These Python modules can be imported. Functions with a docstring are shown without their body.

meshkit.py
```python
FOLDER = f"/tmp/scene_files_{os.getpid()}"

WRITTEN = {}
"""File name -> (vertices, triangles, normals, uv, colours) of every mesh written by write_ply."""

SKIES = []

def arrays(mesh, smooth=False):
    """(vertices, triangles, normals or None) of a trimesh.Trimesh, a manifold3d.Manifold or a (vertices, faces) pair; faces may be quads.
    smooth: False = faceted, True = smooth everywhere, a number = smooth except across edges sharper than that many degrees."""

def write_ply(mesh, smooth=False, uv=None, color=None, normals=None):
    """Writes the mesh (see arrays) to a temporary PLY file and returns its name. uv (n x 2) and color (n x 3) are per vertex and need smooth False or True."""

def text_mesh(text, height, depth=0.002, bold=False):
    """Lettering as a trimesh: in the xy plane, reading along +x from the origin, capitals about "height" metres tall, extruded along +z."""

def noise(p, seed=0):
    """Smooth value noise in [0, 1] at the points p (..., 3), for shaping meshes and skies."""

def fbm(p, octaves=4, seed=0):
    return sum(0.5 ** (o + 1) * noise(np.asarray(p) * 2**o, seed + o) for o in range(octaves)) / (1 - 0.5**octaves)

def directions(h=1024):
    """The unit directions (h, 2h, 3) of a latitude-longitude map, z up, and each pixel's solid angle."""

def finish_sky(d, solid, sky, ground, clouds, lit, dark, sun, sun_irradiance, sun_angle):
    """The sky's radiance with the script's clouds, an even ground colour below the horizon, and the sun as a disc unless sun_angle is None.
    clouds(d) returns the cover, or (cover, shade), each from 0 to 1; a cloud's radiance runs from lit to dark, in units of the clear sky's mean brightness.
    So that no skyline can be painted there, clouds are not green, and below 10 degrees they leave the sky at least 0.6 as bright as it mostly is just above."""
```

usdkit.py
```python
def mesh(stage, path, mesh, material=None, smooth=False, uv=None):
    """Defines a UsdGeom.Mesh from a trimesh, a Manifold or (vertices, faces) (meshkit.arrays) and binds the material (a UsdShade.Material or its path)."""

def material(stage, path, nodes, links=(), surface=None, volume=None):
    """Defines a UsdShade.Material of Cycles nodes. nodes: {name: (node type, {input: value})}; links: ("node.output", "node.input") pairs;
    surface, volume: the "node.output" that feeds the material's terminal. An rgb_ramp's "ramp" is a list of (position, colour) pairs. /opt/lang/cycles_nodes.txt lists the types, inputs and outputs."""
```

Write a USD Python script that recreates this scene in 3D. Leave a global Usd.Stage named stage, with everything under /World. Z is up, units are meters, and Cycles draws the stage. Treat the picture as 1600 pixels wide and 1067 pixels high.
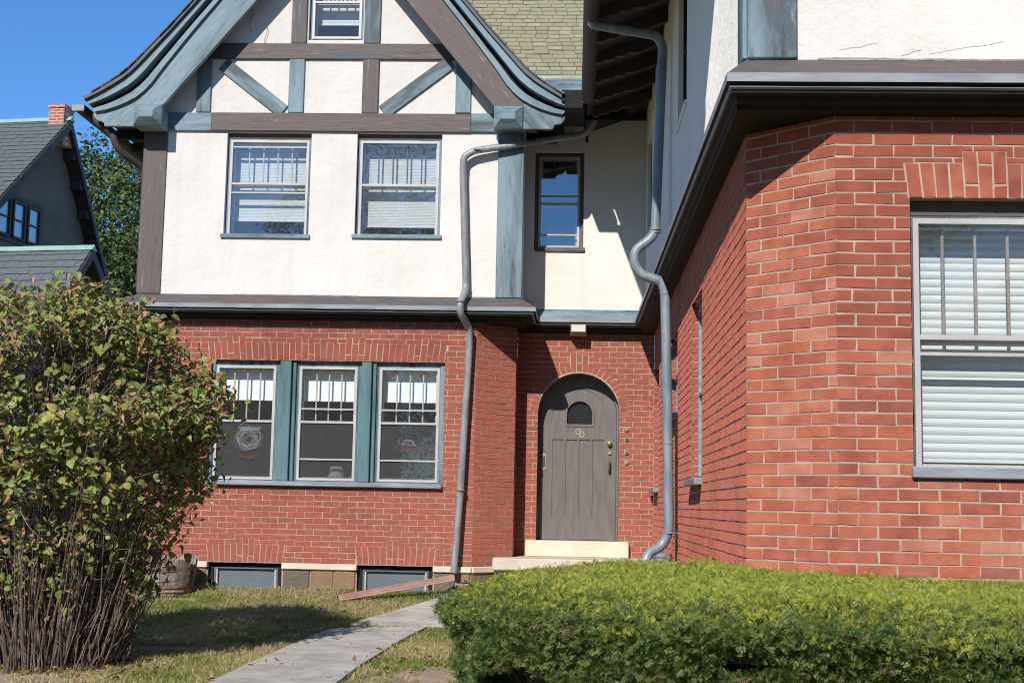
import math, random
import numpy as np, trimesh
import shapely.geometry as sg
from shapely.ops import unary_union
from shapely.prepared import prep
import usdkit, meshkit
from pxr import Usd, UsdGeom, UsdLux, UsdShade, Gf, Vt, Sdf

rng = np.random.default_rng(7)
random.seed(7)
stage = Usd.Stage.CreateInMemory()
UsdGeom.SetStageUpAxis(stage, 'Z')
UsdGeom.SetStageMetersPerUnit(stage, 1.0)
world = UsdGeom.Xform.Define(stage, '/World')
UsdGeom.Scope.Define(stage, '/World/Looks')

# ------------------------------------------------------------------ camera, sky, sun, exposure
# world origin = the photographer's eye; x right along the facade, y into the picture, z up
F_PX, VX, VY, ROLL = 2150.0, 895.0, 792.0, 0.014
yc = np.array([VX - 800, -(VY - 533.5), F_PX]); yc /= np.linalg.norm(yc)
xc = np.array([1, -ROLL, -(yc[0] - yc[1] * ROLL) / yc[2]]); xc /= np.linalg.norm(xc)
zc = np.cross(yc, xc)
if zc[1] < 0: zc = -zc
M = np.stack([xc, yc, zc])
right, up, fwd = M[:, 0], M[:, 1], M[:, 2]
cam = UsdGeom.Camera.Define(stage, '/World/camera')
mt = Gf.Matrix4d(*right, 0, *up, 0, *(-fwd), 0, 0, 0, 0, 1)
cam.AddTransformOp().Set(mt)
cam.CreateHorizontalApertureAttr(36.0)
cam.CreateVerticalApertureAttr(24.0)
cam.CreateFocalLengthAttr(36.0 * F_PX / 1600)
cam.CreateClippingRangeAttr(Gf.Vec2f(0.1, 5000))
cam.CreateExposureAttr(0.36)

SUN = np.array([-0.285, -1.0, 0.745]); SUN /= np.linalg.norm(SUN)
el, rot = math.asin(SUN[2]), math.atan2(SUN[0], SUN[1])
dome = UsdLux.DomeLight.Define(stage, '/World/sky')
sky = usdkit.material(stage, '/World/Looks/sky_material', {
    's': ('sky_texture', {'sky_type': 'single_scattering', 'sun_disc': False, 'sun_elevation': el, 'sun_rotation': rot,
                          'altitude': 50.0, 'air_density': 1.15, 'aerosol_density': 0.08, 'ozone_density': 2.2}),
    'c': ('mix_color', {'blend_type': 'multiply', 'fac': 1.0, 'b': (.6, 1.08, 1.7), 'use_clamp': False}), 'b': ('background_shader', {'strength': 0.07})}, [('s.color', 'c.a'), ('c.result', 'b.color')], surface='b.background')
UsdShade.MaterialBindingAPI.Apply(dome.GetPrim()).Bind(sky)
dome.GetPrim().SetCustomDataByKey('label', 'clear blue autumn sky without clouds')
dome.GetPrim().SetCustomDataByKey('category', 'sky')
dome.GetPrim().SetCustomDataByKey('kind', 'structure')
sun = UsdLux.DistantLight.Define(stage, '/World/sun')
sun.CreateIntensityAttr(1.25); sun.CreateAngleAttr(0.53); sun.CreateNormalizeAttr(True)
sun.CreateColorAttr(Gf.Vec3f(1.0, 0.945, 0.87))
zz = SUN; xx = np.cross([0, 0, 1], zz); xx /= np.linalg.norm(xx); yy = np.cross(zz, xx)
sun.AddTransformOp().Set(Gf.Matrix4d(*xx, 0, *yy, 0, *zz, 0, 0, 0, 0, 1))

# ------------------------------------------------------------------ helpers: naming and tagging
used = {}
def numbered(parent, name):
    k = (parent, name); n = used.get(k, 0); used[k] = n + 1
    return f'{parent}/{name}' if n == 0 else f'{parent}/{name}_{n:03d}'
def pth(p): return '/World' if p is None else (p if isinstance(p, str) else str(p.GetPath()))
def tag(o, label=None, cat=None, group=None, kind=None):
    p = o if isinstance(o, Usd.Prim) else o.GetPrim()
    for k, v in (('label', label), ('category', cat), ('group', group), ('kind', kind)):
        if v: p.SetCustomDataByKey(k, v)
    return p
def thing(name, label=None, cat=None, loc=(0, 0, 0), group=None, parent=None, kind=None):
    x = UsdGeom.Xform.Define(stage, numbered(pth(parent), name))
    if any(loc): x.AddTranslateOp().Set(Gf.Vec3d(*map(float, loc)))
    return tag(x, label, cat, group, kind)
def obj(name, mesh, mat, parent=None, smooth=False, kind=None, label=None):
    m = usdkit.mesh(stage, numbered(pth(parent), name), mesh, mat, smooth)
    return tag(m, label=label, kind=kind)

class MB:
    """collects faces of one mesh"""
    def __init__(s): s.v, s.f, s.n = [], [], 0
    def add(s, v, f):
        v = np.asarray(v, float); f = np.asarray(f, int)
        if f.shape[1] == 4: f = np.vstack([f[:, [0, 1, 2]], f[:, [0, 2, 3]]])
        s.v.append(v); s.f.append(f + s.n); s.n += len(v); return s
    def tm(s, m): return s.add(m.vertices, m.faces)
    def hull(s, pts): return s.tm(trimesh.convex.convex_hull(np.asarray(pts, float)))
    def out(s): return np.vstack(s.v), np.vstack(s.f)
    def empty(s): return s.n == 0
    def box(s, x0, x1, y0, y1, z0, z1, c=0.004): return s.boxf(WF, x0, x1, z0, z1, -y1, -y0, c)
    def boxf(s, F, u0, u1, z0, z1, n0, n1, c=0.004):
        c = min(c, .3 * abs(u1 - u0), .3 * abs(z1 - z0), .3 * abs(n1 - n0))
        pts = []
        for a, da in ((u0, 1), (u1, -1)):
            for b, db in ((z0, 1), (z1, -1)):
                for n, dn in ((n0, 1), (n1, -1)):
                    for k in range(3):
                        q = [a + c * da, b + c * db, n + c * dn]; q[k] = (a, b, n)[k]
                        pts.append(q)
        pts = np.array(pts)
        return s.hull(F.pts(pts))
    def build(s, name, mat, parent=None, smooth=False, **k): return obj(name, s.out(), mat, parent, smooth, **k)

class Frame:
    """u along the wall (left to right seen from outside), z up, n outward"""
    def __init__(s, o, e):
        s.o = np.array([*o, 0.0]); d = np.array([e[0] - o[0], e[1] - o[1], 0.0]); s.len = np.linalg.norm(d)
        s.u = d / s.len; s.n = np.array([s.u[1], -s.u[0], 0.0])
    def pts(s, p):
        p = np.asarray(p, float)
        return s.o + p[..., :1] * s.u + p[..., 1:2] * np.array([0, 0, 1.0]) + p[..., 2:3] * s.n
WF = Frame((0, 0), (1, 0))       # u = x, n = -y

def tube_mesh(pts, r, sides=10, cap=True):
    p = np.asarray(pts, float); r = np.broadcast_to(r, (len(p),)).astype(float)
    t = np.gradient(p, axis=0); t /= np.linalg.norm(t, axis=1, keepdims=True) + 1e-12
    a = np.cross(t[0], [0, 0, 1.0] if abs(t[0][2]) < .9 else [1.0, 0, 0]); a /= np.linalg.norm(a)
    V = []
    ang = np.arange(sides) * 2 * np.pi / sides
    for i in range(len(p)):
        a = a - t[i] * (a @ t[i]); a /= np.linalg.norm(a) + 1e-12
        b = np.cross(t[i], a)
        V.append(p[i] + r[i] * (np.cos(ang)[:, None] * a + np.sin(ang)[:, None] * b))
    V = np.vstack(V); Fc = []
    for i in range(len(p) - 1):
        for j in range(sides):
            k = (j + 1) % sides
            Fc.append([i * sides + j, i * sides + k, (i + 1) * sides + k, (i + 1) * sides + j])
    Fc = np.array(Fc); T = np.vstack([Fc[:, [0, 1, 2]], Fc[:, [0, 2, 3]]])
    if cap:
        n = len(V); V = np.vstack([V, p[0], p[-1]])
        e = (len(p) - 1) * sides
        T = np.vstack([T, [[n, (j + 1) % sides, j] for j in range(sides)], [[n + 1, e + j, e + (j + 1) % sides] for j in range(sides)]])
    return V, T
def rounded(pts, r=.06, k=5):
    """polyline with its corners rounded"""
    p = [np.asarray(q, float) for q in pts]; out = [p[0]]
    for i in range(1, len(p) - 1):
        a, b, c = p[i - 1], p[i], p[i + 1]
        la, lc = np.linalg.norm(a - b), np.linalg.norm(c - b); q = min(r, .45 * la, .45 * lc)
        s, e = b + (a - b) / la * q, b + (c - b) / lc * q
        for t in np.linspace(0, 1, k): out.append((1 - t) ** 2 * s + 2 * t * (1 - t) * b + t * t * e)
    return np.array(out + [p[-1]])
def spline(p, n=8):
    from scipy.interpolate import PchipInterpolator, CubicSpline
    p = np.asarray(p, float); s = np.r_[0, np.cumsum(np.linalg.norm(np.diff(p, axis=0), axis=1))]
    return np.stack([PchipInterpolator(s, p[:, k])(np.linspace(0, s[-1], n)) for k in range(p.shape[1])], 1)
def extrude(poly, h):
    g = [poly] if poly.geom_type == 'Polygon' else [q for q in poly.geoms if q.geom_type == 'Polygon']
    return trimesh.util.concatenate([trimesh.creation.extrude_polygon(q, h, engine='earcut') for q in g if q.area > 1e-7])
def slabf(F, poly, n0, n1):
    """polygon in the (u, z) plane of a frame, from n0 to n1"""
    m = extrude(poly, n1 - n0); v = m.vertices.copy(); v[:, 2] += n0
    return F.pts(v), m.faces
def ext_y(poly, y0, y1):      # polygon in x-z, between two depths
    return slabf(WF, poly, -y1, -y0)

# ------------------------------------------------------------------ materials
def mat(name, nodes, links, surface): return usdkit.material(stage, '/World/Looks/' + name, nodes, links, surface=surface)
def noisy(name, c0, c1, scale=6, rough=.8, bump=.3, bscale=60, detail=6, spec=.3, stretch=(1, 1, 1), lo=.35, hi=.65, c2=None, dist=.004, c3=None):
    """two colours through a noise, with fine relief"""
    ramp = [(0, c0), (lo, c0), (hi, c1), (1, c1)] if c2 is None else [(0, c0), (lo, c0), (.5 * (lo + hi), c1), (hi, c2), (1, c2)]
    nodes = {'g': ('geometry', {}), 'mp': ('mapping', {'scale': stretch}),
             'n': ('noise_texture', {'scale': float(scale), 'detail': float(detail), 'roughness': .6}),
             'r': ('rgb_ramp', {'ramp': ramp}),
             'n2': ('noise_texture', {'scale': float(bscale), 'detail': 5., 'roughness': .65}),
             'mul': ('mix_color', {'blend_type': 'multiply', 'fac': .35}),
             'b': ('bump', {'strength': float(bump), 'distance': float(dist)}),
             'p': ('principled_bsdf', {'roughness': float(rough), 'specular_ior_level': float(spec)})}
    links = [('g.position', 'mp.vector'), ('mp.vector', 'n.vector'), ('mp.vector', 'n2.vector'), ('n.fac', 'r.fac'), ('r.color', 'mul.a'),
             ('n2.color', 'mul.b'), ('n2.fac', 'b.height'), ('mul.result', 'p.base_color'), ('b.normal', 'p.normal')]
    nodes['rc'] = ('rgb_ramp', {'ramp': [(0, (.45, .45, .45)), (.5, (.95, .95, .95)), (1, (1, 1, 1))]})
    links = [l for l in links if l[0] != 'n2.color'] + [('n2.fac', 'rc.fac'), ('rc.color', 'mul.b')]
    return mat(name, nodes, links, 'p.BSDF')
def sc(c, k): return tuple(x * k for x in c)

BR = (.37, .113, .068)
brick_cols = [BR, (.395, .128, .077), (.34, .1, .065), (.425, .168, .113), (.29, .09, .066), (.39, .12, .067)]
def brick_mat(name, c):
    return mat(name, {'g': ('geometry', {}), 'n': ('noise_texture', {'scale': 9., 'detail': 4.}),
        'n2': ('noise_texture', {'scale': 130., 'detail': 5., 'roughness': .7}), 'n3': ('noise_texture', {'scale': 3.1, 'detail': 2.}),
        'r': ('rgb_ramp', {'ramp': [(.42, sc(c, .74)), (.68, c), (.95, (c[0] * 1.1, c[1] * 1.35, c[2] * 1.45))]}),
        'r2': ('rgb_ramp', {'ramp': [(.28, (.45, .42, .4)), (.42, (1, 1, 1)), (1, (1.0, 1.0, 1.0))]}),
        'm': ('mix_color', {'blend_type': 'multiply', 'fac': .8}), 'b': ('bump', {'strength': .55, 'distance': .003}),
        'ad': ('math', {'math_type': 'multiply_add', 'value2': .35}),
        'p': ('principled_bsdf', {'roughness': .88, 'specular_ior_level': .2, 'diffuse_roughness': 1.0})},
        [('g.position', 'n.vector'), ('g.position', 'n2.vector'), ('g.position', 'n3.vector'), ('n3.fac', 'ad.value1'), ('n.fac', 'ad.value3'), ('ad.value', 'r.fac'),
         ('n2.fac', 'r2.fac'), ('r.color', 'm.a'), ('r2.color', 'm.b'), ('n2.fac', 'b.height'), ('m.result', 'p.base_color'), ('b.normal', 'p.normal')], 'p.BSDF')
M_BRICK = [brick_mat(f'fired_brick_{i}', c) for i, c in enumerate(brick_cols)]
M_FIELD = mat('brick_field', {'g': ('geometry', {}), 'r': ('rgb_ramp', {'ramp': [(0, (.355, .112, .077)), (.2, (.38, .122, .085)), (.45, (.395, .13, .082)), (.62, (.355, .115, .077)), (.8, (.405, .146, .09)), (.93, (.32, .106, .077)), (1, (.415, .17, .112))]}),
    'ns': ('noise_texture', {'scale': 1.3, 'detail': 5., 'roughness': .6}), 'rs': ('rgb_ramp', {'ramp': [(.32, (.74, .72, .72)), (.5, (1, 1, 1)), (.75, (1.0, 1.0, 1.0))]}), 'ms': ('mix_color', {'blend_type': 'multiply', 'fac': .8}), 'n': ('noise_texture', {'scale': 11., 'detail': 4.}), 'rn': ('rgb_ramp', {'ramp': [(.25, (.78, .76, .75)), (.6, (1, 1, 1)), (.85, (1.0, 1.0, 1.0))]}),
    'm': ('mix_color', {'blend_type': 'multiply', 'fac': .8}), 'n2': ('noise_texture', {'scale': 110., 'detail': 5., 'roughness': .7}),
    'b': ('bump', {'strength': .5, 'distance': .003}), 'p': ('principled_bsdf', {'roughness': .88, 'specular_ior_level': .2, 'diffuse_roughness': 1.0})},
    [('g.position', 'ns.vector'), ('ns.fac', 'rs.fac'), ('r.color', 'ms.a'), ('rs.color', 'ms.b'), ('ms.result', 'm.a'), ('g.random_per_island', 'r.fac'), ('g.position', 'n.vector'), ('n.fac', 'rn.fac'), ('rn.color', 'm.b'), ('g.position', 'n2.vector'),
     ('n2.fac', 'b.height'), ('m.result', 'p.base_color'), ('b.normal', 'p.normal')], 'p.BSDF')
M_FIELDN = mat('brick_field_near', {'g': ('geometry', {}), 'r': ('rgb_ramp', {'ramp': [(0, brick_cols[2]), (.18, brick_cols[2]), (.2, BR), (.42, BR), (.45, brick_cols[5]), (.6, brick_cols[5]), (.63, brick_cols[1]), (.8, brick_cols[1]), (.83, brick_cols[3]), (.91, brick_cols[3]), (.94, brick_cols[4]), (1, brick_cols[4])]}),
    'ns': ('noise_texture', {'scale': 1.3, 'detail': 5., 'roughness': .6}), 'rs': ('rgb_ramp', {'ramp': [(.32, (.74, .72, .72)), (.5, (1, 1, 1)), (.75, (1.0, 1.0, 1.0))]}), 'ms': ('mix_color', {'blend_type': 'multiply', 'fac': .8}), 'n': ('noise_texture', {'scale': 9., 'detail': 4.}), 'rn': ('rgb_ramp', {'ramp': [(.25, (.74, .72, .7)), (.6, (1, 1, 1)), (.85, (1.0, 1.0, 1.0))]}),
    'm': ('mix_color', {'blend_type': 'multiply', 'fac': .9}), 'n2': ('noise_texture', {'scale': 130., 'detail': 5., 'roughness': .7}), 'r2': ('rgb_ramp', {'ramp': [(.28, (.45, .42, .4)), (.42, (1, 1, 1)), (1, (1.0, 1.0, 1.0))]}), 'm2': ('mix_color', {'blend_type': 'multiply', 'fac': .8}),
    'b': ('bump', {'strength': .55, 'distance': .003}), 'p': ('principled_bsdf', {'roughness': .88, 'specular_ior_level': .2, 'diffuse_roughness': 1.0})},
    [('g.position', 'ns.vector'), ('ns.fac', 'rs.fac'), ('r.color', 'ms.a'), ('rs.color', 'ms.b'), ('ms.result', 'm.a'), ('g.random_per_island', 'r.fac'), ('g.position', 'n.vector'), ('n.fac', 'rn.fac'), ('rn.color', 'm.b'), ('g.position', 'n2.vector'), ('n2.fac', 'r2.fac'), ('m.result', 'm2.a'), ('r2.color', 'm2.b'),
     ('n2.fac', 'b.height'), ('m2.result', 'p.base_color'), ('b.normal', 'p.normal')], 'p.BSDF')
M_MORTAR = noisy('mortar', (.32, .238, .187), (.42, .325, .26), 8, .95, .6, 160, spec=.1)
M_STUCCO = mat('cream_stucco', {'g': ('geometry', {}), 'n': ('noise_texture', {'scale': 1.3, 'detail': 5.}), 'r': ('rgb_ramp', {'ramp': [(.3, (.68, .655, .62)), (.7, (.74, .72, .69))]}),
    'n2': ('noise_texture', {'scale': 34., 'detail': 7., 'roughness': .7}), 'n3': ('noise_texture', {'scale': 9., 'detail': 3.}), 'a': ('math', {'math_type': 'multiply_add', 'value2': .6}),
    'b': ('bump', {'strength': .75, 'distance': .016}),
    'mpw': ('mapping', {'scale': (5., 5., .35)}), 'n4': ('noise_texture', {'scale': 1.6, 'detail': 5.}), 'r4': ('rgb_ramp', {'ramp': [(.3, (.86, .83, .78)), (.48, (1, 1, 1))]}), 'm4': ('mix_color', {'blend_type': 'multiply', 'fac': .22}),
    'p': ('principled_bsdf', {'roughness': .95, 'specular_ior_level': .1, 'diffuse_roughness': 1.0})},
    [('g.position', 'n.vector'), ('g.position', 'n2.vector'), ('g.position', 'n3.vector'), ('n.fac', 'r.fac'), ('n2.fac', 'a.value1'), ('n3.fac', 'a.value3'), ('a.value', 'b.height'),
     ('g.position', 'mpw.vector'), ('mpw.vector', 'n4.vector'), ('n4.fac', 'r4.fac'), ('r.color', 'm4.a'), ('r4.color', 'm4.b'), ('m4.result', 'p.base_color'), ('b.normal', 'p.normal')], 'p.BSDF')
TEAL, BROWN = (.105, .15, .175), (.1, .078, .074)
def paint(name, frac, stretch=(6, 6, 6), rot=0.0, a=None, b=None, wear=.5):
    """weathered timber: brown paint worn to pale blue-green, with bare streaks and cracks along the grain; frac = share of blue"""
    t = .5 + (.5 - frac) * .55
    a, b = a or TEAL, b or BROWN
    mp = ('mapping', {'mapping_type': 'texture', 'rotation': (0, rot, 0), 'scale': tuple(1 / x for x in stretch)}) if rot else ('mapping', {'scale': stretch})
    return mat(name, {'g': ('geometry', {}), 'mp': mp, 'n': ('noise_texture', {'scale': .55, 'detail': 7., 'roughness': .62}),
        'r': ('rgb_ramp', {'ramp': [(0, b), (max(0, t - .04), sc(b, .95)), (min(.9, t + .05), sc(a, .5)), (min(.93, t + .12), a), (min(.97, t + .25), sc(a, 1.5)), (1, sc(a, 1.9))]}),
        'st': ('noise_texture', {'scale': 3.2, 'detail': 7., 'roughness': .72}), 'rs': ('rgb_ramp', {'ramp': [(.3, (.3, .29, .28)), (.44, (1, 1, 1)), (.6, (1, 1, 1)), (.72, (1.0, 1.0, 1.0))]}),
        'm': ('mix_color', {'blend_type': 'multiply', 'fac': .85}),
        'big': ('noise_texture', {'scale': 1.1, 'detail': 6., 'roughness': .7, 'distortion': .3}), 'rb': ('rgb_ramp', {'ramp': [(.60 + .06 * (1 - wear), (0, 0, 0)), (.645 + .06 * (1 - wear), (1, 1, 1))]}),
        'pl': ('rgb_ramp', {'ramp': [(.60, (0, 0, 0)), (.66, (1, 1, 1))]}), 'm2': ('mix_color', {'b': (.3, .26, .21)}), 'm3': ('mix_color', {'b': (.17, .13, .1)}), 'half': ('math', {'math_type': 'multiply', 'value2': .5}), 'h2': ('math', {'math_type': 'multiply', 'value2': .75}),
        'ah': ('math', {'math_type': 'multiply_add', 'value2': .6}),
        'b': ('bump', {'strength': .9, 'distance': .009}), 'p': ('principled_bsdf', {'roughness': .62, 'specular_ior_level': .35})},
        [('g.position', 'mp.vector'), ('mp.vector', 'n.vector'), ('mp.vector', 'st.vector'), ('mp.vector', 'big.vector'), ('n.fac', 'r.fac'), ('st.fac', 'rs.fac'), ('r.color', 'm.a'), ('rs.color', 'm.b'),
         ('st.fac', 'pl.fac'), ('pl.color', 'half.value1'), ('half.value', 'm2.fac'), ('m.result', 'm2.a'), ('big.fac', 'rb.fac'), ('rb.color', 'h2.value1'), ('h2.value', 'm3.fac'), ('m2.result', 'm3.a'),
         ('big.fac', 'ah.value1'), ('st.fac', 'ah.value3'), ('ah.value', 'b.height'), ('m3.result', 'p.base_color'), ('b.normal', 'p.normal')], 'p.BSDF')
HX, VZ = (1.0, 6, 9), (9, 6, 1.0)
P_TEAL_V, P_TEAL_H, P_BROWN_V, P_BROWN_H = paint('blue_paint_upright', .8, VZ), paint('blue_paint_level', .8, HX), paint('brown_paint_upright', .1, VZ, wear=.2), paint('brown_paint_level', .2, HX, wear=.6)
P_MIX_V, P_MIX_H, P_MIX_D = paint('worn_paint_upright', .45, VZ), paint('worn_paint_level', .3, HX), paint('worn_paint_slanted', .6, (3, 6, 3))
P_POST = paint('worn_blue_post_paint', .72, (5, 6, 1.6))
P_TEAL_D, P_BROWN_D = paint('blue_paint_left_rake', .9, (1.0, 6, 8), rot=-.87, wear=.75), paint('brown_paint_right_rake', .05, (1.0, 6, 8), rot=.87, wear=.2)
P_TEAL_R = paint('blue_paint_right_rake', .85, (1.0, 6, 8), rot=.87)
P_BRACE_L, P_BRACE_R = paint('brace_paint_left', .72, (1.2, 6, 8), rot=.66, wear=.6), paint('brace_paint_right', .55, (1.2, 6, 8), rot=-.66, wear=.6)
P_DEEP_V = paint('deep_teal_paint', .97, (10, 6, 1.0), a=(.05, .098, .108))
P_FLASH = paint('flashing_paint', .36, (1.2, 8, 8))
P_LIP = noisy('grey_blue_lip_paint', (.16, .17, .2), (.25, .27, .3), 3, .5, .2, 40, stretch=(1, 6, 6))
P_FLASHB = paint('flashing_paint_blue', .8, (2, 8, 8))
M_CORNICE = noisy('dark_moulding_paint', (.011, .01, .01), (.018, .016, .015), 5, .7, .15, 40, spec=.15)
M_ALU = noisy('white_metal_frame', (.34, .33, .325), (.41, .4, .395), 4, .4, .05, 90, spec=.5)
M_SASH = noisy('cream_sash_paint', (.5, .45, .38), (.58, .53, .46), 8, .55, .2, 60, stretch=(4, 4, 1))
M_MUNT = noisy('muntin_paint', (.36, .3, .25), (.46, .4, .34), 12, .6, .2, 60)
M_MUNTB = noisy('brown_muntin_paint', (.2, .155, .13), (.29, .235, .2), 12, .6, .2, 60, stretch=(4, 4, 1))
P_TEALDK = None
M_PIPE = noisy('grey_blue_pipe', (.12, .155, .185), (.2, .235, .26), 3, .42, .15, 50, spec=.5, stretch=(6, 6, 1.4))
M_PIPE2 = noisy('worn_pipe', (.15, .155, .165), (.25, .255, .265), 3, .42, .15, 50, spec=.5, stretch=(6, 6, 1.4))
M_PINK = noisy('brownish_pink_pipe', (.3, .16, .14), (.42, .26, .22), 3, .5, .2, 40, stretch=(1, 4, 4))
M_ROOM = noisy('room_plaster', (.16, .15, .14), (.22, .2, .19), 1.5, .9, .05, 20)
M_BLIND = mat('white_blind', {'d': ('diffuse_bsdf', {'color': (.71, .73, .735)}), 't': ('translucent_bsdf', {'color': (.6, .62, .62)}), 'm': ('mix_closure', {'fac': .25})}, [('d.BSDF', 'm.closure1'), ('t.BSDF', 'm.closure2')], 'm.closure')
M_SHADE = noisy('white_roller_shade', (.74, .78, .78), (.78, .81, .81), 3, .9, .1, 30)
M_SCREEN = mat('insect_screen', {'t': ('transparent_bsdf', {'color': (1, 1, 1)}), 'd': ('diffuse_bsdf', {'color': (.05, .046, .045)}), 'm': ('mix_closure', {'fac': .62})}, [('t.BSDF', 'm.closure1'), ('d.BSDF', 'm.closure2')], 'm.closure')
def glass(name, r0, tint=(.93, .96, .96), dust=.045):
    return mat(name, {'t': ('transparent_bsdf', {'color': tint}), 'n': ('noise_texture', {'scale': 1.1, 'detail': 1.}), 'g2': ('geometry', {}), 'b': ('bump', {'strength': .06, 'distance': .05}),
        'g': ('glossy_bsdf', {'color': (.95, .97, 1), 'roughness': .015}), 'l': ('layer_weight', {'blend': .5}), 'pw': ('math', {'math_type': 'power', 'value2': 5.0}),
        'f': ('math', {'math_type': 'multiply_add', 'value2': 1 - r0, 'value3': r0}), 'm': ('mix_closure', {}), 'du': ('diffuse_bsdf', {'color': (.42, .43, .44)}), 'md': ('mix_closure', {'fac': dust})},
        [('g2.position', 'n.vector'), ('n.fac', 'b.height'), ('b.normal', 'g.normal'), ('l.facing', 'pw.value1'), ('pw.value', 'f.value1'), ('f.value', 'm.fac'), ('t.BSDF', 'm.closure1'), ('g.BSDF', 'm.closure2'), ('m.closure', 'md.closure1'), ('du.BSDF', 'md.closure2')], 'md.closure')
M_GLASS = glass('window_glass', .07); M_GLASSB = glass('window_glass_upper', .14); M_GLASSD = glass('window_glass_blue', .22, dust=.02)
M_DOOR = noisy('brown_grey_door_paint', (.108, .093, .088), (.14, .122, .116), 4, .55, .25, 45, stretch=(5, 5, .8), spec=.35)
M_DOORLOW = noisy('scuffed_door_paint', (.125, .108, .103), (.15, .13, .124), 14, .6, .25, 45, stretch=(5, 5, 3), c2=(.36, .24, .13), lo=.6, hi=.8)
M_BRASS = mat('brass', {'p': ('principled_bsdf', {'base_color': (.6, .42, .16), 'metallic': .9, 'roughness': .32})}, [], 'p.BSDF')
M_GOLD = mat('gold_digits', {'p': ('principled_bsdf', {'base_color': (.36, .29, .17), 'metallic': .2, 'roughness': .5})}, [], 'p.BSDF')
M_IRON = noisy('dark_iron', (.03, .028, .026), (.06, .05, .045), 20, .5, .2, 80, spec=.5)
M_STEEL = noisy('dull_bell_metal', (.2, .17, .14), (.3, .26, .2), 20, .45, .2, 80, spec=.5)
M_LIMESTONE = noisy('cream_limestone', (.5, .44, .34), (.6, .54, .43), 3, .9, .25, 60)
M_LANDING = noisy('landing_concrete', (.42, .37, .3), (.52, .46, .38), 4, .9, .3, 70)
M_STONE = [noisy(f'foundation_stone_{i}', sc(c, .8), c, 6, .92, .7, 30, dist=.012) for i, c in enumerate([(.27, .165, .082), (.2, .12, .066), (.23, .15, .09), (.14, .115, .09)])]
M_BASEPANE = noisy('grey_basement_pane', (.1, .125, .145), (.13, .155, .175), 2, .25, .03, 20, spec=.6)
SL = [(.255, .24, .155), (.235, .22, .142), (.28, .26, .175), (.22, .21, .145)]
M_SLATE = [noisy(f'green_slate_{i}', sc(c, .82), c, 7, .85, .5, 50, dist=.006, stretch=(1, 2, 2)) for i, c in enumerate(SL)]
M_SLATE_RUST = noisy('rusty_slate', (.3, .18, .1), (.34, .28, .17), 9, .85, .4, 50)
M_GSLATE = mat('grey_slate', {'g': ('geometry', {}), 'r': ('rgb_ramp', {'ramp': [(0, (.085, .096, .098)), (.5, (.11, .12, .122)), (.85, (.13, .14, .14)), (1, (.1, .115, .108))]}), 'n': ('noise_texture', {'scale': 12., 'detail': 5.}),
    'b': ('bump', {'strength': .4, 'distance': .01}), 'p': ('principled_bsdf', {'roughness': .75})}, [('g.random_per_island', 'r.fac'), ('g.position', 'n.vector'), ('n.fac', 'b.height'), ('r.color', 'p.base_color'), ('b.normal', 'p.normal')], 'p.BSDF')
M_COPPER = noisy('green_copper', (.19, .3, .26), (.25, .36, .31), 3, .7, .1, 30)
M_NSTUCCO = noisy('grey_stucco', (.1, .08, .066), (.14, .115, .092), .9, .95, .4, 25)
M_NTRIM = noisy('dark_brown_trim', (.04, .03, .027), (.06, .045, .04), 3, .7, .2, 30)
M_CONCRETE = noisy('path_concrete', (.27, .25, .225), (.42, .395, .36), 3.2, .92, .7, 110, detail=8)
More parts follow.
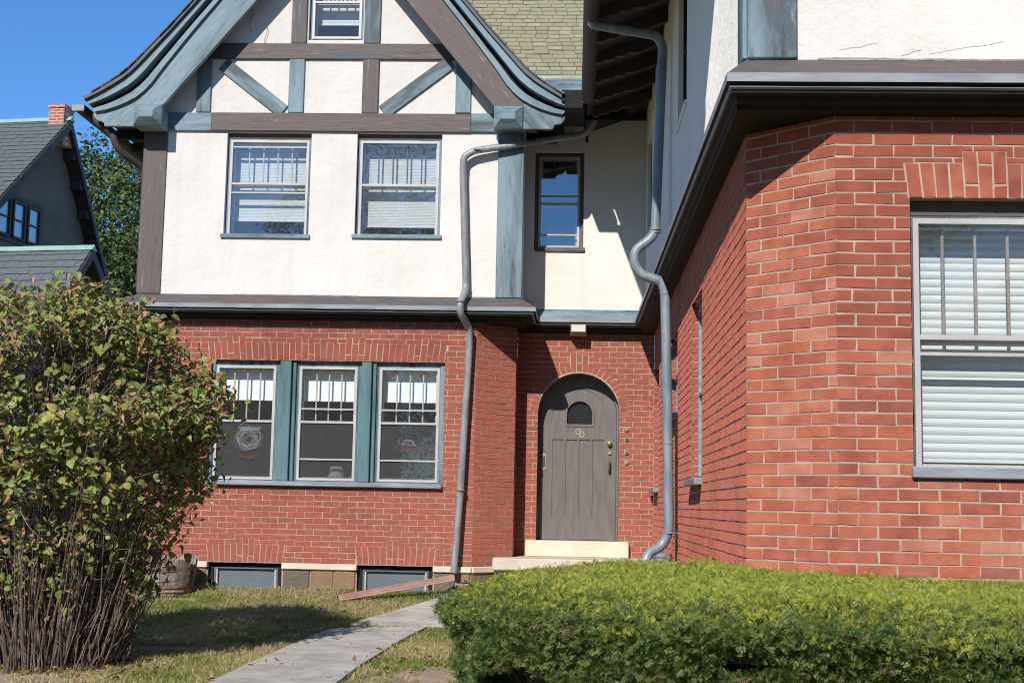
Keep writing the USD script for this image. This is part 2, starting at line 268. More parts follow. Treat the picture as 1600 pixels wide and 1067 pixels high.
M_BARREL = [noisy(f'weathered_oak_{i}', sc(c, .7), c, 5, .85, .5, 40, stretch=(6, 6, 1)) for i, c in enumerate([(.26, .22, .19), (.21, .175, .155), (.3, .25, .21)])]
M_HOOP = noisy('rusty_hoop', (.12, .065, .05), (.2, .12, .1), 10, .75, .3, 60)
M_BARK = noisy('bark', (.09, .07, .055), (.16, .125, .1), 10, .95, .5, 60, stretch=(2, 2, .6))
M_STEM = noisy('shrub_stem', (.1, .07, .055), (.23, .175, .135), 9, .85, .4, 60)
M_GROUND = mat('lawn_soil', {'g': ('geometry', {}), 'n': ('noise_texture', {'scale': 1.1, 'detail': 6., 'roughness': .6}), 'r': ('rgb_ramp', {'ramp': [(.3, (.17, .18, .065)), (.48, (.28, .25, .12)), (.6, (.36, .3, .17)), (.75, (.21, .21, .08))]}),
    'n2': ('noise_texture', {'scale': 55., 'detail': 6., 'roughness': .7}), 'rr': ('rgb_ramp', {'ramp': [(.3, (.45, .45, .45)), (.6, (1, 1, 1))]}), 'm': ('mix_color', {'blend_type': 'multiply', 'fac': .8}), 'b': ('bump', {'strength': .9, 'distance': .02}),
    'p': ('principled_bsdf', {'roughness': .95, 'specular_ior_level': .1})},
    [('g.position', 'n.vector'), ('g.position', 'n2.vector'), ('n.fac', 'r.fac'), ('n2.fac', 'rr.fac'), ('r.color', 'm.a'), ('rr.color', 'm.b'), ('n2.fac', 'b.height'), ('m.result', 'p.base_color'), ('b.normal', 'p.normal')], 'p.BSDF')
M_SOIL = noisy('bare_soil', (.27, .2, .145), (.38, .29, .21), 3, .95, .8, 60, dist=.02)
def leaf_mat(name, c, tr=.35, var=.5, rough=.5):
    return mat(name, {'g': ('geometry', {}), 'r': ('rgb_ramp', {'ramp': [(0, sc(c, 1 - .5 * var)), (.5, c), (1, (c[0] * (1 + var), c[1] * (1 + .6 * var), c[2] * (1 + .2 * var)))]}),
        'p': ('principled_bsdf', {'roughness': rough, 'specular_ior_level': .35}), 't': ('translucent_bsdf', {}), 'm': ('mix_closure', {'fac': tr})},
        [('g.random_per_island', 'r.fac'), ('r.color', 'p.base_color'), ('r.color', 't.color'), ('p.BSDF', 'm.closure1'), ('t.BSDF', 'm.closure2')], 'm.closure')
M_LEAF = [leaf_mat('shrub_leaf_green', (.31, .36, .09)), leaf_mat('shrub_leaf_dark', (.2, .25, .07)), leaf_mat('shrub_leaf_yellow', (.45, .4, .1)), leaf_mat('shrub_leaf_dry', (.4, .25, .13), .2)]
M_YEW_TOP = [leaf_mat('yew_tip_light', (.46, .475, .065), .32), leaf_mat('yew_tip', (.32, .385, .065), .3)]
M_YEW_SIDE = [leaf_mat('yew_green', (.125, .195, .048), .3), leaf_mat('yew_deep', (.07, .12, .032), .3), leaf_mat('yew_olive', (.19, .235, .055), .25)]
M_YEW_DRY = leaf_mat('yew_dry', (.22, .12, .07), .15)
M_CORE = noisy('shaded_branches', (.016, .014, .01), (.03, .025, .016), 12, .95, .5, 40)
M_GRASS = [leaf_mat('grass_dry', (.6, .51, .25), .35), leaf_mat('grass_green', (.27, .35, .075), .4), leaf_mat('grass_olive', (.45, .43, .15), .35)]
M_TREE = [leaf_mat('tree_leaf_mid', (.085, .13, .03), .25), leaf_mat('tree_leaf_light', (.14, .175, .04), .25), leaf_mat('tree_leaf_dark', (.05, .085, .025), .25)]
M_LITTER = leaf_mat('litter_leaf', (.42, .27, .09), .2, .8)
M_WEED = leaf_mat('weed_leaf', (.13, .22, .045), .35)

# ------------------------------------------------------------------ ground, path
def gh(x, y): return np.interp(y, [-80, 0, 10.7, 14.5, 16.1, 40, 600], [-1.75, -1.5, -1.3, -1.22, -1.03, -1.0, -1.2])
gx = np.unique(np.r_[np.linspace(-600, -60, 6), np.linspace(-60, -10, 11), np.linspace(-10, 8, 73), np.linspace(8, 60, 10), np.linspace(60, 600, 6)])
gy = np.unique(np.r_[np.linspace(-400, -10, 8), np.linspace(-10, 4, 12), np.linspace(4, 18, 85), np.linspace(18, 70, 14), np.linspace(70, 800, 7)])
GX, GY = np.meshgrid(gx, gy, indexing='ij')
GZ = gh(GX, GY) + np.where((abs(GX) < 12) & (GY > 3) & (GY < 18), .025 * (meshkit.fbm(np.stack([GX * 1.3, GY * 1.3, 0 * GX], -1), 3) - .5), 0)
ii = np.arange(GX.size).reshape(GX.shape)
q = np.stack([ii[:-1, :-1], ii[1:, :-1], ii[1:, 1:], ii[:-1, 1:]], -1).reshape(-1, 4)
tag(obj('ground', (np.stack([GX, GY, GZ], -1).reshape(-1, 3), q), M_GROUND, smooth=True), 'patchy autumn lawn and bare soil in front of the brick house', 'ground', kind='structure')

path = thing('path', 'grey concrete slab path leading past the hedge to the door', 'path', kind='structure')
slabs = [[(-2.53, 10.9), (-1.65, 10.95), (-1.53, 12.80), (-2.40, 12.72)], [(-2.40, 12.735), (-1.53, 12.815), (-1.42, 13.82), (-2.08, 13.66), (-2.33, 13.4)],
         [(-2.6, 8.9), (-1.7, 8.9), (-1.65, 10.935), (-2.53, 10.885)], [(-2.7, 6.9), (-1.78, 6.9), (-1.7, 8.885), (-2.6, 8.885)], [(-2.8, 4.5), (-1.9, 4.5), (-1.78, 6.885), (-2.7, 6.885)],
         [(-2.22, 13.95), (-1.24, 13.93), (-.72, 14.9), (-1.77, 15.18)], [(-1.76, 15.2), (-.71, 14.915), (-.35, 16.1), (-1.3, 16.1)]]
PATHPOLY = unary_union([sg.Polygon(s) for s in slabs]).buffer(.02)
for s in slabs:
    P = sg.Polygon(s); m = extrude(P.buffer(-.004), 1.0)
    v = m.vertices.copy()
    top = v[:, 2] > .5
    v[:, 2] = gh(v[:, 0], v[:, 1]) + np.where(top, .035, -.08)
    obj('slab', (v, m.faces), M_CONCRETE, path)

# ------------------------------------------------------------------ brickwork
CH = .0665
house = thing('brick_house', 'red brick and half-timbered stucco house numbered 96 with slate roof', 'house')
def brick_mesh(F, quad, nout=0.0, jit=.0021, bev=.0028, back=-.03):
    """quad: four (u, z) corners, counter-clockwise"""
    q = np.asarray(quad, float) + rng.normal(0, jit, (4, 2)) * .8
    c = q.mean(0); n0 = nout + float(np.clip(rng.normal(0, .001), -.0013, .0018))
    L = np.linalg.norm(q - c, axis=1, keepdims=True)
    front = q - (q - c) / L * bev * 1.3
    tilt = np.clip(rng.normal(0, .0006, 4), -.001, .001)
    P = np.vstack([np.c_[front, n0 + tilt], np.c_[q, np.full(4, n0 - bev)], np.c_[q, np.full(4, back)]])
    f = [[0, 1, 2, 3]] + [[4 + i, 4 + (i + 1) % 4, (i + 1) % 4, i] for i in range(4)] + [[8 + i, 8 + (i + 1) % 4, 4 + (i + 1) % 4, 4 + i] for i in range(4)]
    return F.pts(P), np.array(f)
def poly_brick(F, poly, nout=0.0, back=-.03): return slabf(F, poly, back, nout)

def brickwork(wall, F, u0, u1, z0, z1, L, holes=(), extra=(), joint=.011, single=0, phase=0, zref=None, ends=True, recess=-.006, near=False):
    """running bond over [u0,u1]x[z0,z1] minus the hole shapes (shapely, with their arches); extra = quads of arch bricks.
    single: how many bricks become prims of their own (lowest priority given by order); the rest is one joined part"""
    ex = unary_union(list(holes)) if holes else None
    pex = prep(ex) if ex is not None else None
    items = []
    zref = z0 if zref is None else zref
    k0, k1 = math.floor((z0 - zref) / CH), math.ceil((z1 - zref) / CH)
    for k in range(k0, k1):
        za, zb = max(z0, zref + k * CH + joint / 2), min(z1, zref + (k + 1) * CH - joint / 2)
        if zb - za < .02: continue
        off = (L / 2 if (k + phase) % 2 else 0) + rng.normal(0, .006)
        edges = [u0]
        x = u0 + (off if off > .03 else L)
        while x < u1 - .03: edges.append(x + rng.normal(0, .0025)); x += L
        edges.append(u1)
        for a, b in zip(edges[:-1], edges[1:]):
            a2, b2 = (a + joint * .45 if a > u0 else a + .001), (b - joint * .45 if b < u1 else b - .001)
            if b2 - a2 < .02: continue
            r = sg.box(a2, za, b2, zb)
            if pex is not None and pex.intersects(r):
                d = r.difference(ex)
                for g in (getattr(d, 'geoms', [d])):
                    if g.geom_type != 'Polygon' or g.area < .0006: continue
                    bb = g.bounds
                    if g.area > .97 * (bb[2] - bb[0]) * (bb[3] - bb[1]):
                        if bb[2] - bb[0] > .018: items.append(('q', [(bb[0], bb[1]), (bb[2], bb[1]), (bb[2], bb[3]), (bb[0], bb[3])]))
                    else: items.append(('p', g))
            else: items.append(('q', [(a2, za), (b2, za), (b2, zb), (a2, zb)]))
    field = MB(); n = 0
    for kind, it in items:
        m = brick_mesh(F, it) if kind == 'q' else poly_brick(F, it)
        if n < single and kind == 'q':
            w = rng.choice(6, p=[.27, .22, .18, .12, .07, .14]); obj('brick', m, M_BRICK[w], wall); n += 1
        else: field.add(*m)
    for qd in extra:
        m = brick_mesh(F, qd)
        if single: obj('arch_brick', m, M_BRICK[rng.choice(6, p=[.3, .25, .2, .05, .05, .15])], wall)
        else: field.add(*m)
    if not field.empty(): field.build('brick_field', M_FIELDN if near else M_FIELD, wall, kind='stuff')
    return n
def jack_arch(u0, u1, zb, zt, splay, keys=(), w=.072, joint=.0078):
    """flat arch of upright bricks; keys: positions (0..1) of three-brick keys that rise one course. Returns (hole, quads)"""
    n = max(3, round((u1 - u0) / w)); e = np.linspace(u0, u1, n + 1); c = (u0 + u1) / 2
    et = c + (e - c) * (1 + 2 * splay / (u1 - u0)); quads = []; holes = [sg.Polygon([(u0 - joint / 2, zb - .004), (u1 + joint / 2, zb - .004), (et[-1] + joint, zt + joint / 2), (et[0] - joint, zt + joint / 2)])]
    ks = {int(k * n) - 1 for k in keys}
    def lerp(i, z):
        t = (z - zb) / (zt - zb); return e[i] * (1 - t) + et[i] * t
    def qd(i, z0, z1): return [(lerp(i, z0) + joint / 2, z0), (lerp(i + 1, z0) - joint / 2, z0), (lerp(i + 1, z1) - joint / 2, z1), (lerp(i, z1) + joint / 2, z1)]
    i = 0
    while i < n:
        if i in ks and i + 2 < n:
            zu = zt + CH
            for j, low in ((i, 1), (i + 1, 0), (i + 2, 1)):
                zc = zb + .072 if low else zt - .004
                quads += [qd(j, zb, zc - joint / 2), qd(j, zc + joint / 2, zu)]
            holes.append(sg.Polygon([(lerp(i, zt) - 0, zt - .01), (lerp(i + 3, zt) + 0, zt - .01), (lerp(i + 3, zu), zu + joint / 2), (lerp(i, zu), zu + joint / 2)]))
            i += 3
        else: quads.append(qd(i, zb, zt)); i += 1
    return unary_union(holes), quads
def backing(name, F, poly, n0=-.12, n1=-.0035, m=None):
    return obj(name, slabf(F, poly, n0, n1), m or M_MORTAR, house)

ZT = 2.17         # underside of the cornice
# ---- near bay on the right: front face and canted faces (its bricks are single pieces)
FR = Frame((1.403, 7.41), (3.403, 7.41)); FRA = Frame((.97, 7.81), (1.403, 7.41)); FRB = Frame((3.403, 7.41), (3.836, 7.81))
FS = Frame((.985, 17.1), (.97, 7.81))                 # the receding side wall, u runs towards the street
W0, W1 = 1.803 - 1.403, 2.932 - 1.403
ah, aq = jack_arch(W0 - .005, W1 + .005, 1.703, 1.893, .02, keys=(.36, .7), w=.0745, joint=.0095)
wop = sg.box(W0, .19, W1, 1.703)
wall = backing('brick_wall', FR, sg.box(0, -1.4, 2.0, ZT).difference(wop))
nn = brickwork(wall, FR, 0, 2.0, -.55, ZT, .2127, [wop, ah], aq, single=170, zref=-.3345, phase=1, near=True, joint=.0095)
wall = backing('brick_wall', FRA, sg.box(0, -1.4, FRA.len, ZT))
brickwork(wall, FRA, 0, FRA.len, -.55, ZT, .2127, single=130, zref=-.3345, joint=.0095, near=True)
wall = backing('brick_wall', FRB, sg.box(0, -1.4, FRB.len, ZT))
brickwork(wall, FRB, 0, FRB.len, -.6, ZT, .2127, zref=-.3345)
# ---- side wall with three windows
y2u = lambda y: (17.1 - y) * FS.len / 9.29
SW = [(y2u(11.52), y2u(10.57), .19, 1.70), (y2u(14.02), y2u(13.1), .86, 1.70), (y2u(16.98), y2u(16.05), .19, 1.70)]
holes = [sg.box(*(w[0], w[2], w[1], w[3])) for w in SW]
wall = backing('brick_wall', FS, sg.box(0, -1.4, FS.len, ZT).difference(unary_union(holes)), n1=-.0035)
brickwork(wall, FS, 0, FS.len, -.55, ZT, .2127, holes, zref=-.3345, joint=.0095, near=True)
rev = MB()
for w in SW:                                         # brick reveals that face the street
    FV = Frame(tuple(FS.pts([w[0] + .001, 0, -.10])[:2]), tuple(FS.pts([w[0] + .001, 0, 0])[:2]))
    FV = Frame(tuple(FS.pts([w[0] + .002, 0, 0])[:2]), tuple(FS.pts([w[0] + .002, 0, -.06])[:2]))
    z = w[2] + .045
    while z < w[3] - .03:
        rev.add(*brick_mesh(FV, [(.003, z), (.058, z), (.058, z + CH - .010), (.003, z + CH - .010)], nout=.004, back=-.001)); z += CH
rev.build('brick_field', M_FIELD, wall, kind='stuff')
# ---- wall of the front door
FD = Frame((-.713, 17.1), (.985, 17.1)); D0 = -.713
dcx, dr, dz = .057 - D0, .507, 1.152
dop = unary_union([sg.box(dcx - dr, -.42, dcx + dr, dz), sg.Point(dcx, dz).buffer(dr, 48)])
ring = sg.Point(dcx, dz).buffer(dr + .112, 48).intersection(sg.box(-5, dz + .02, 5, 9))
rq = []
nr = 25
for i in range(nr):
    a0, a1 = math.pi * (1 - i / nr), math.pi * (1 - (i + 1) / nr); g = .0037
    if i in (11, 12, 13): continue
    P = lambda r, a: (dcx + r * math.cos(a), dz + .02 + (r) * math.sin(a) - .02 * 0)
    rq.append([P(dr + .002, a0 - g / dr), P(dr + .002, a1 + g / dr), P(dr + .104, a1 + g / (dr + .1)), P(dr + .104, a0 - g / (dr + .1))])
kz0, kz1 = dz + dr + .022, dz + dr + .235
kx = [dcx - .113, dcx - .038, dcx + .038, dcx + .113]
def kq(j, za, zb):
    t = lambda z: 1 + .12 * (z - kz0)
    return [(dcx + (kx[j] - dcx) * t(za) * .93 + .005, za), (dcx + (kx[j + 1] - dcx) * t(za) * .93 - .005, za), (dcx + (kx[j + 1] - dcx) * t(zb) - .005, zb), (dcx + (kx[j] - dcx) * t(zb) + .005, zb)]
rq += [kq(0, kz0 - .012, kz1), kq(2, kz0 - .012, kz1), kq(1, kz0, kz0 + .1), kq(1, kz0 + .11, kz1)]
key = sg.box(kx[0] - .006, kz0 - .02, kx[3] + .006, kz1 + .006)
wall = backing('brick_wall', FD, sg.box(0, -1.2, FD.len, ZT).difference(dop), n0=-.3)
brickwork(wall, FD, 0, FD.len, -.75, ZT, .206, [dop, ring, key], rq, zref=-.732, joint=.0085)
# ---- bay under the gable: front, canted faces, short return
FL = Frame((-4.80, 16.2), (-1.17, 16.2)); FLA = Frame((-1.17, 16.2), (-.713, 16.66)); FLR = Frame((-.713, 16.66), (-.713, 17.1)); FLB = Frame((-5.26, 16.66), (-4.80, 16.2)); X0 = -4.80
TW = (-4.345 - X0, -1.54 - X0, .18, 1.672)
th, tq = jack_arch(TW[0] - .02, TW[1] - .01, 1.676, 1.885, .03, keys=(.13, .42, .62, .9), w=.0745)
BW = [(-4.28 - X0, -3.40 - X0), (-2.515 - X0, -1.62 - X0)]
hs, qs = [sg.box(TW[0], TW[2], TW[1], TW[3]), th], list(tq)
for b in BW:
    h_, q_ = jack_arch(b[0], b[1], -.712, -.505, .025, keys=(.5,), w=.068)
    hs += [h_, sg.box(b[0], -1.2, b[1], -.712)]; qs += q_
wall = backing('brick_wall', FL, sg.box(0, -.72, FL.len, ZT).difference(unary_union([hs[0]])))
brickwork(wall, FL, 0, FL.len, -.712, ZT, .206, hs, qs, zref=-.712 - .006, joint=.0078)
wall = backing('brick_wall', FLA, sg.box(0, -.72, FLA.len, ZT))
brickwork(wall, FLA, 0, FLA.len, -.712, ZT, .206, zref=-.718, joint=.0078)
wall = backing('brick_wall', FLR, sg.box(0, -.72, FLR.len, ZT))
brickwork(wall, FLR, 0, FLR.len, -.712, ZT, .206, zref=-.718)
wall = backing('brick_wall', FLB, sg.box(0, -.72, FLB.len, ZT))
brickwork(wall, FLB, 0, FLB.len, -.712, ZT, .206, zref=-.718, joint=.0078)
backing('brick_wall', Frame((-5.26, 22), (-5.26, 16.66)), sg.box(0, -1.3, 5.34, ZT), m=M_BRICK[0])
# ---- stone foundation
for F_, ua, ub in ((FL, 0, BW[0][0]), (FL, BW[0][1], BW[1][0]), (FL, BW[1][1], FL.len), (FLA, 0, FLA.len), (FLR, 0, FLR.len), (FLB, 0, FLB.len)):
    MB().boxf(F_, ua, ub, -.785, -.714, -.12, .03, .008).build('water_table_stone', M_LIMESTONE, house)
found = obj('foundation', slabf(FL, sg.box(0, -1.4, FL.len, -.787).difference(unary_union([sg.box(b[0], -1.035, b[1], -.7) for b in BW])), -.3, -.015), M_MORTAR, house)
for F_ in (FLA, FLR, FLB): obj('foundation', slabf(F_, sg.box(0, -1.4, F_.len, -.787), -.2, .005), M_STONE[2], house)
for ua, ub in ((.02, BW[0][0] - .01), (BW[0][1] + .01, BW[1][0] - .01), (BW[1][1] + .01, FL.len - .01)):
    x = ua
    while x < ub - .05:
        w = min(rng.uniform(.18, .42), ub - x); w = ub - x if ub - x - w < .12 else w
        zs = [-1.02, -.79] if rng.random() < .55 else [-1.02, -.9 + rng.normal(0, .02), -.79]
        for a, b in zip(zs[:-1], zs[1:]):
            MB().boxf(FL, x + .006, x + w - .006, a + .006, b - .005, -.06, .004 + rng.uniform(0, .008), .012).build('stone', M_STONE[rng.integers(4)], found)
        x += w
MB().boxf(FL, 0, FL.len, -1.25, -1.028, -.05, .02, .01).build('foundation', M_STONE[2], house)

# ------------------------------------------------------------------ stucco storey
YS, YD = 16.14, 17.04
prof_o = [(2.93, 4.735), (2.60, 4.937), (2.42, 5.07), (2.2, 5.30), (2.03, 5.49), (1.9, 5.635), (1.8, 5.755), (1.605, 5.985), (0, 7.94)]
prof_f = [(2.80, 4.59), (2.37, 4.735), (2.185, 4.885), (2.0, 5.14), (1.70, 5.545), (1.4, 5.93), (0, 7.70)]
CX = -2.985
so, sf = spline(prof_o, 34), spline(prof_f, 34)
inner = [(1.99, 4.69), (0, 7.10)]
stp = sg.Polygon([(-5.25, 2.44), (-.66, 2.44), (-.66, 4.55), (CX + 2.2, 4.9), (CX + 1.4, 5.85), (CX, 7.6), (CX - 1.4, 5.85), (CX - 2.2, 4.9), (-5.25, 4.55)])
UW = [(-4.255, -3.222, 3.135, 4.44), (-2.665, -1.635, 3.145, 4.44), (-3.31, -2.635, 5.60, 6.70)]
stw = obj('stucco_wall', ext_y(stp.difference(unary_union([sg.box(w[0], w[2], w[1], w[3]) for w in UW])), YS, YS + .14), M_STUCCO, house)
MB().box(-.80, -.66, YS + .141, YD - .001, 2.44, 4.75, .002).build('stucco_wall', M_STUCCO, house)
MB().box(-5.25, -5.11, YS + .141, 22, 2.44, 4.75, .002).build('stucco_wall', M_STUCCO, house)
DW = (-.535, .085, 3.18, 4.46)
obj('stucco_wall', ext_y(sg.box(-.659, 2.44, .87, 5.15).difference(sg.box(DW[0], DW[2], DW[1], DW[3])), YD, YD + .14), M_STUCCO, house)
FSS = Frame((.868, YD), (.915, 7.34)); s2u = lambda y: (YD - y) / (YD - 7.34) * FSS.len
SWU = [(s2u(12.05), s2u(11.15), 3.33, 4.75), (s2u(16.75), s2u(15.85), 3.22, 4.5)]
obj('stucco_wall', slabf(FSS, sg.box(.001, 2.44, FSS.len, 5.4).difference(unary_union([sg.box(w[0], w[2], w[1], w[3]) for w in SWU])), -.14, 0), M_STUCCO, house)
obj('stucco_wall', ext_y(sg.box(1.06, 2.44, 4.2, 5.6), 7.34, 7.48), M_STUCCO, house)
MB().box(4.05, 4.2, 7.481, 16, -1.3, 5.6, .002).build('stucco_wall', M_STUCCO, house)

# cornice: a mitred moulding along each outline
CPROF = [(-.02, 2.452), (.0, 2.447), (.185, 2.315), (.192, 2.308), (.192, 2.262), (.17, 2.257), (.165, 2.242), (.15, 2.236), (.146, 2.215), (.105, 2.205), (.095, 2.185), (.05, 2.175), (.04, 2.155), (.0, 2.15)]
def run_moulding(path, prof, scale_o=None):
    """prof (outward offset, z) swept along an x-y polyline, outward = right-hand side of travel; scale per segment"""
    p = np.asarray(path, float); segs = len(p) - 1
    d = np.diff(p, axis=0); d /= np.linalg.norm(d, axis=1, keepdims=True); nrm = np.stack([d[:, 1], -d[:, 0]], 1)
    so_ = scale_o or [1] * segs; V = []
    for i in range(len(p)):
        row = []
        for o, z in prof:
            if i == 0: q_ = p[i] + nrm[0] * o * so_[0]
            elif i == segs: q_ = p[i] + nrm[-1] * o * so_[-1]
            else:
                A = np.stack([nrm[i - 1], nrm[i]]); q_ = p[i] + np.linalg.solve(A, [o * so_[i - 1], o * so_[i]])
            row.append([q_[0], q_[1], z])
        V.append(row)
    V = np.array(V); k = len(prof); F_ = []
    for i in range(segs):
        for j in range(k - 1): F_.append([i * k + j, i * k + j + 1, (i + 1) * k + j + 1, (i + 1) * k + j])
    return V.reshape(-1, 3), np.array(F_)[:, ::-1]
paths = [([(-5.25, 22), (-5.25, YS), (-.66, YS), (-.66, YD + .1)], None), ([(-.75, YD), (.9, YD)], None), ([(.862, YD + .1), (.915, 7.34), (4.2, 7.34), (4.2, 12)], [.66, 1, 1])]
for (pt, sc_) in paths:
    v, f = run_moulding(pt, CPROF[:4], sc_); obj('flashing', (v, f), P_FLASH if len(pt) > 2 else P_FLASHB, house)
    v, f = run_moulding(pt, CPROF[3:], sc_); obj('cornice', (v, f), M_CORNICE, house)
    lip = [(.170, 2.2575), (.1935, 2.2635), (.1935, 2.312), (.189, 2.314)]
    v, f = run_moulding(pt, [(.1465, 2.234), (.1505, 2.2325), (.1685, 2.2405), (.1695, 2.245)][::-1], sc_); obj('cornice_bead', (v, f), P_LIP, house)
    v, f = run_moulding(pt, lip[::-1], sc_); obj('flashing_lip', (v, f), P_LIP, house)
# flat soffits that carry the square storey over the canted bays
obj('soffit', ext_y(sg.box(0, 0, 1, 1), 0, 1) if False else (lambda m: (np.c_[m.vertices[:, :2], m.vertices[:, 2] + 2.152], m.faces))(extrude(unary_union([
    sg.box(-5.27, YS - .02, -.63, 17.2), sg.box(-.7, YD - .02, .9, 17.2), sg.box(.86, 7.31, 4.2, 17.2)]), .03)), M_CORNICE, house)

# half timbering
TY = YS - .035
def timber(name, x0, x1, z0, z1, m, y=TY, c=.006, jag=.004):
    return MB().box(x0, x1, y, YS + .02, z0, z1, c).build(name, m, house)
def brace(a, b, w, m, name='timber_brace', y=TY + .006):
    a, b = np.array(a), np.array(b); d = (b - a) / np.linalg.norm(b - a); n = np.array([-d[1], d[0]]) * w / 2
    obj(name, ext_y(sg.Polygon([a - n, b - n, b + n, a + n]), y, YS + .01), m, house)
timber('timber_beam', -5.2, -4.45, 4.447, 4.672, P_TEAL_H); timber('timber_beam', -4.449, -1.29, 4.449, 4.676, P_BROWN_H, y=TY - .003); timber('timber_beam', -1.289, -.70, 4.452, 4.685, P_TEAL_H)
timber('timber_beam', -4.75, -1.25, 5.352, 5.548, P_MIX_H)
timber('timber_post', -4.652, -4.478, 4.679, 5.35, P_TEAL_V); timber('timber_post', -3.522, -3.337, 4.679, 5.35, P_TEAL_V)
timber('timber_post', -2.622, -2.425, 4.679, 5.35, P_BROWN_V); timber('timber_post', -1.486, -1.30, 4.688, 5.35, P_TEAL_V)
timber('timber_post', -3.515, -3.330, 5.55, 7.2, P_MIX_V); timber('timber_post', -2.622, -2.425, 5.55, 7.2, P_MIX_V)
brace((-4.34, 5.29), (-3.58, 4.70), .17, P_BRACE_L); brace((-1.55, 5.33), (-2.36, 4.70), .17, P_BRACE_R)
timber('corner_post', -5.275, -4.985, 2.446, 4.444, P_BROWN_V, y=YS - .02); timber('corner_post', -.955, -.645, 2.446, 4.449, P_TEAL_V, y=YS - .02)
MB().box(-.6595, -.645, YS + .021, YS + .06, 2.446, 4.45, .002).build('corner_post', P_TEAL_V, house)
MB().box(-5.275, -5.2505, YS + .021, YS + .25, 2.446, 4.45, .002).build('corner_post', P_BROWN_V, house)
MB().box(.92, 1.19, 7.318, 7.40, 2.447, 5.6, .008).build('corner_post', P_POST, house)
MB().box(.893, .9195, 7.33, 7.56, 2.447, 5.6, .004).build('corner_post', P_TEAL_V, house)

# ------------------------------------------------------------------ gable bargeboards and roofs
def mirror(pts, side): return [(CX + side * d, z) for d, z in pts]
def strip(s0, s1):
    return list(s0) + list(s1)[::-1]
def offs(t): return sf * (1 - t) + so * t
YB = 15.84
for side, mb, mf in ((-1, P_TEAL_D, P_TEAL_D), (1, P_BROWN_D, P_TEAL_R)):
    flat = [(2.33, 4.69), (1.99, 4.69), (0, 7.10), (0, 7.70)] + [tuple(q_) for q_ in sf[::-1] if q_[0] < 2.33]
    zj = np.interp(2.33, sf[::-1, 0], sf[::-1, 1])
    obj('bargeboard', ext_y(sg.Polygon(mirror(flat + [(2.33, zj)], side)).buffer(0), YB, YB + .07), mb, house)
    foot = [(2.331, zj), (2.331, 4.425), (2.69, 4.425), (2.695, 4.46), (2.73, 4.485), (2.775, 4.49), (2.81, 4.52), (2.83, 4.565), (2.825, 4.60)] + [tuple(q_) for q_ in sf if q_[0] > 2.331]
    obj('bargeboard_foot', ext_y(sg.Polygon(mirror(foot, side)).buffer(0), YB + .003, YB + .073), mf, house)
    # pendant block with a pyramid face
    x0, x1 = sorted((CX + side * 1.99, CX + side * 2.328))
    y0, y1 = YB - .03, YB + .25
    xm0, xm1 = x0 + .085, x1 - .085
    P = [(x0, y0, 4.425), (x1, y0, 4.425), (x1, y0, 4.687), (x0, y0, 4.687), (xm0, y0 - .085, 4.51), (xm1, y0 - .085, 4.51), (xm1, y0 - .085, 4.60), (xm0, y0 - .085, 4.60), (x0, y1, 4.425), (x1, y1, 4.425), (x1, y1, 4.687), (x0, y1, 4.687)]
    MB().hull(P).build('pendant_block', P_TEAL_H, house)
    for nm, ta, tb, ya, m in (('rake_moulding', 0.0, .27, YB - .04, mf), ('rake_groove', .27, .5, YB + .03, M_CORNICE), ('rake_moulding', .5, .80, YB - .10, mf), ('roof_edge', .82, 1.0, YB - .14, M_GSLATE)):
        pts = strip(offs(ta), offs(tb))
        obj(nm, ext_y(sg.Polygon(mirror(pts, side)).buffer(0), ya, YB + .09), m, house)
    # the roof slope itself, with an under-eave lining
    pts = strip(offs(.55), offs(1.0))
    obj('gable_roof', ext_y(sg.Polygon(mirror(pts, side)).buffer(0), YB + .091, 24.0), M_SLATE[3], house)
    pts = strip(offs(.1), offs(.54)); pts = [p_ for p_ in pts if p_[0] < 2.84]
    obj('eave_lining', ext_y(sg.Polygon(mirror(pts, side)).buffer(0), YB + .095, 23.0), M_CORNICE, house)
    # slate butts that roughen the verge line
    ed = MB()
    for i in range(1, 33):
        a, b = so[i], so[i + 1] if i + 1 < len(so) else so[i]
        if np.linalg.norm(b - a) < 1e-6: continue
        for t in np.linspace(0, 1, max(1, int(np.linalg.norm(b - a) / .13)) + 1)[:-1]:
            c_ = a + (b - a) * t; dd = (b - a) / np.linalg.norm(b - a); nn_ = np.array([-dd[1], dd[0]]); nn_ = nn_ if nn_[1] > 0 else -nn_
            e_ = c_ + dd * .125
            ed.add(*ext_y(sg.Polygon(mirror([c_ - nn_ * .004, e_ - nn_ * .004, e_ + nn_ * .006, c_ + nn_ * .02], side)).buffer(0), YB - .15 - rng.uniform(0, .02), YB + .3))
    ed.build('roof_edge', M_GSLATE, house)
# soffit under the left eave and its rafter ends
for k in range(7):
    y = 16.5 + .62 * k
    for xa, xb in ((-5.76, -5.276), (-.64, -.25)):
        MB().box(xa, xb, y, y + .09, 4.44, 4.56, .01).build('rafter_tail', M_CORNICE, house)

